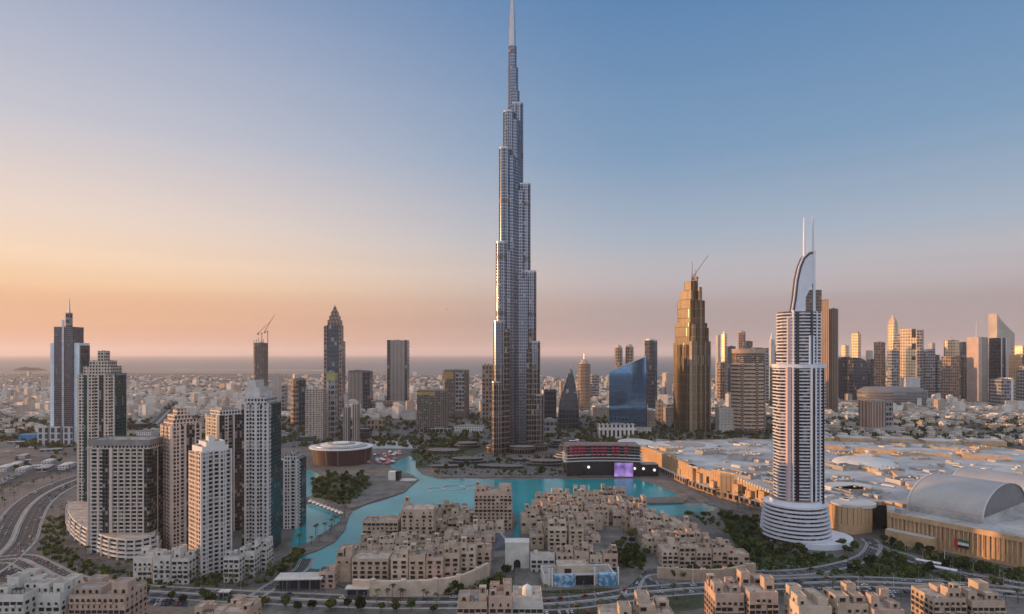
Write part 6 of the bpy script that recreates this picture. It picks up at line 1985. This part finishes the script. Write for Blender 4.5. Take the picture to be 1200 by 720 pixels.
def car(x, y, z, rot, where):
    c = rc.choice(('white', 'white', 'white', 'silver', 'silver', 'black', 'red', 'blue'))
    o = place('car', CARS[c], None, (x, y, z), rot)
    tag(o, f'{c} car {where}', 'car', f'{c} cars {where}')
def traffic(pts, offs, n, where, z, lo=0.0, hi=1.0):
    for k in range(n):
        t = lo + (hi - lo) * (k + rc.random() * .8) / n
        i = min(len(pts) - 2, int(t * (len(pts) - 1)))
        f = t * (len(pts) - 1) - i
        a, b = pts[i], pts[i + 1]
        p = a.lerp(b, f)
        d = (b - a).normalized()
        q = rc.choice(offs)
        car(p.x - d.y * q, p.y + d.x * q, z + .02, math.atan2(d.y, d.x) + (math.pi if q > 0 else 0), where)
traffic(hw, (-17, -13, -8, 8, 13, 17), 44, 'on the wide curved highway', .05, .1, .62)
traffic(bl, (-8, -4.5, 4.5, 8), 60, 'on the boulevard below the old quarter', .08, .08, .95)
traffic(side, (-3, 3), 14, 'on the side road by the old quarter garden', .065)
traffic(r4, (-3, 3), 16, 'on the drive between mall and garden', .07)
traffic(r7, (-18, -12, -7, 7, 12, 18), 30, 'on the highway beyond the mall', .06)
def parking(px_list, rot, where, n, sx=2.9, sy=7.5):
    poly = px_poly(px_list)
    xs, ys = [p[0] for p in poly], [p[1] for p in poly]
    sheet('parking_lot', poly, .03, M['asphalt'], 'asphalt car park ' + where, 'car park')
    c, s = math.cos(rot), math.sin(rot)
    cx, cy_ = sum(xs) / len(xs), sum(ys) / len(ys)
    k = 0
    for i in range(-60, 60):
        for j in range(-16, 16):
            x, y = cx + i * sx * c - j * sy * s, cy_ + i * sx * s + j * sy * c
            if k < n and inside((x, y), poly) and rc.random() < .6 and not near_road(x, y, 2):
                car(x, y, .04, rot + math.pi / 2 + rc.uniform(-.04, .04), 'parked in the ' + where)
                k += 1
parking([(1100, 690), (1200, 690), (1200, 700), (1090, 697)], -.25, 'lot by the mall garden', 40)
parking([(905, 664), (962, 660), (985, 668), (930, 676), (900, 674)], .1, 'lot south of the hotel', 36)
parking([(0, 560), (60, 548), (96, 541), (98, 548), (66, 556), (0, 574)], .35, 'lot west of the highway', 40)
parking([(100, 536), (190, 526), (190, 532), (104, 543)], .2, 'lot north of the highway', 30)
parking([(880, 690), (985, 687), (1090, 693), (1090, 702), (985, 697), (880, 700)], .02, 'lot between the rose blocks', 60)
parking([(640, 716), (690, 713), (690, 720), (640, 724)], .1, 'lot east of the white domes', 16)
parking([(160, 697), (220, 701), (220, 712), (160, 708)], .03, 'lot east of the rose corner block', 20)
parking([(370, 700), (440, 703), (440, 706), (370, 704)], .03, 'lot by the long canopy', 16)
parking([(0, 650), (14, 648), (40, 676), (30, 684), (0, 682)], .5, 'lot behind the white flats', 26)
parking([(755, 676), (770, 684), (800, 684), (880, 680), (880, 684), (760, 690)], .08, 'lot along the ochre wall', 30)
def lamp(x, y, rot, where):
    o = empty('street_lamp', (x, y, 0), rot)
    tag(o, 'grey street lamp ' + where, 'street lamp', 'street lamps ' + where)
    place('pole', LP, o)
    place('lamp_head', LH, o)
LP = MB().tube((0, 0, 0), (0, 0, 10), .14, .09, 6).tube((0, 0, 9.8), (0, -1.8, 10.4), .07, .05, 5).mesh('pole', M['steel'])
LH = MB().box(-.25, .25, -2.5, -1.6, 10.3, 10.5).mesh('lamp_head', M['concrete'])
for pts, hw_, where, step in ((hw, 21.2, 'along the wide curved highway', 5), (bl, 11.6, 'along the boulevard', 3), (r4, 7, 'along the mall drive', 3)):
    for i in range(2, len(pts) - 2, step):
        d = (pts[i + 1] - pts[i]).normalized()
        for s in (1, -1):
            lamp(pts[i].x - d.y * s * hw_, pts[i].y + d.x * s * hw_, math.atan2(d.y, d.x) + (0 if s > 0 else math.pi), where)
def pole(px, py, top, label):
    x, y = G(px, py)
    o = empty('flagpole', (x, y, 0))
    tag(o, label, 'pole')
    MB().tube((0, 0, 0), (0, 0, HT(top, y)), .3, .15, 8).build('pole', M['white'], o)
    MB().prism(circ(0, 0, 1.2, 10), 0, .8).build('base', M['concrete'], o)
pole(1107, 664, 645, 'white flagpole in front of the sandstone mall wall')
pole(812, 683, 661, 'white pole beside the ochre old quarter wall')
# white peaked shelter by the mall drive
def shelter(px, py, lab):
    x, y = G(px, py)
    o = empty('drop_off_shelter', (x, y, .07), -.7)
    tag(o, lab, 'shelter')
    MB().box(-9, 9, -2.6, 2.6, 4, 4.5).build('roof', M['white'], o)
    for a in (-8, 0, 8): MB().box(a - .2, a + .2, -.2, .2, 0, 4).build('post', M['steel'], o)
shelter(1088, 664, 'western white shelter roof by the mall drive')
shelter(1106, 672, 'eastern white shelter roof by the mall drive')
# unseen district towers to the west, placed to shade the golden tower
for i, (x_, y_, h_, m_, lab) in enumerate(((-1560, 1560, 290, 'dgrey', 'first unseen dark glass tower shading the city from the west'), (-1640, 1640, 320, 'grey', 'unseen grey office tower shading the city from the west'), (-1600, 1740, 300, 'blue', 'unseen blue glass tower shading the city from the west'), (-1500, 1420, 230, 'beige', 'unseen beige tower shading the city from the west'))):
    o = empty('office_tower', (x_, y_, 0), .2)
    tag(o, lab, 'tower')
    MB().parapet(rect(0, 0, 74, 60), 0, h_, 1.5, .6, 0, 1).build('shaft', [fc[m_], M['roof_grey']], o)
    MB().box(-16, 16, -12, 12, h_, h_ + 9).build('crown', fc['grey'], o)
# bird over the haze band
def bird():
    Y = 190.0
    o = empty('bird', (PX(524, Y), Y, HT(362.5, Y)), .5)
    tag(o, 'small dark bird gliding over the mauve horizon', 'bird')
    m = MB().loft([[(x, r * math.cos(a), r * math.sin(a)) for a in [2 * math.pi * i / 8 for i in range(8)]] for x, r in ((-.26, .01), (-.14, .05), (0, .075), (.14, .06), (.2, .045), (.26, .012))])
    for s in (-1, 1):
        m.face([(.1, s * .05, .03), (-.08, s * .05, .03), (-.04, s * .34, .14), (.08, s * .34, .15)])
        m.face([(.08, s * .34, .15), (-.04, s * .34, .14), (-.12, s * .66, .08)])
    m.face([(-.2, -.03, 0), (-.36, -.08, 0), (-.36, .08, 0), (-.2, .03, 0)])
    m.build('body', M['bark'], o)
bird()
for o_ in bpy.data.objects:
    if 'dims' in o_: del o_['dims']
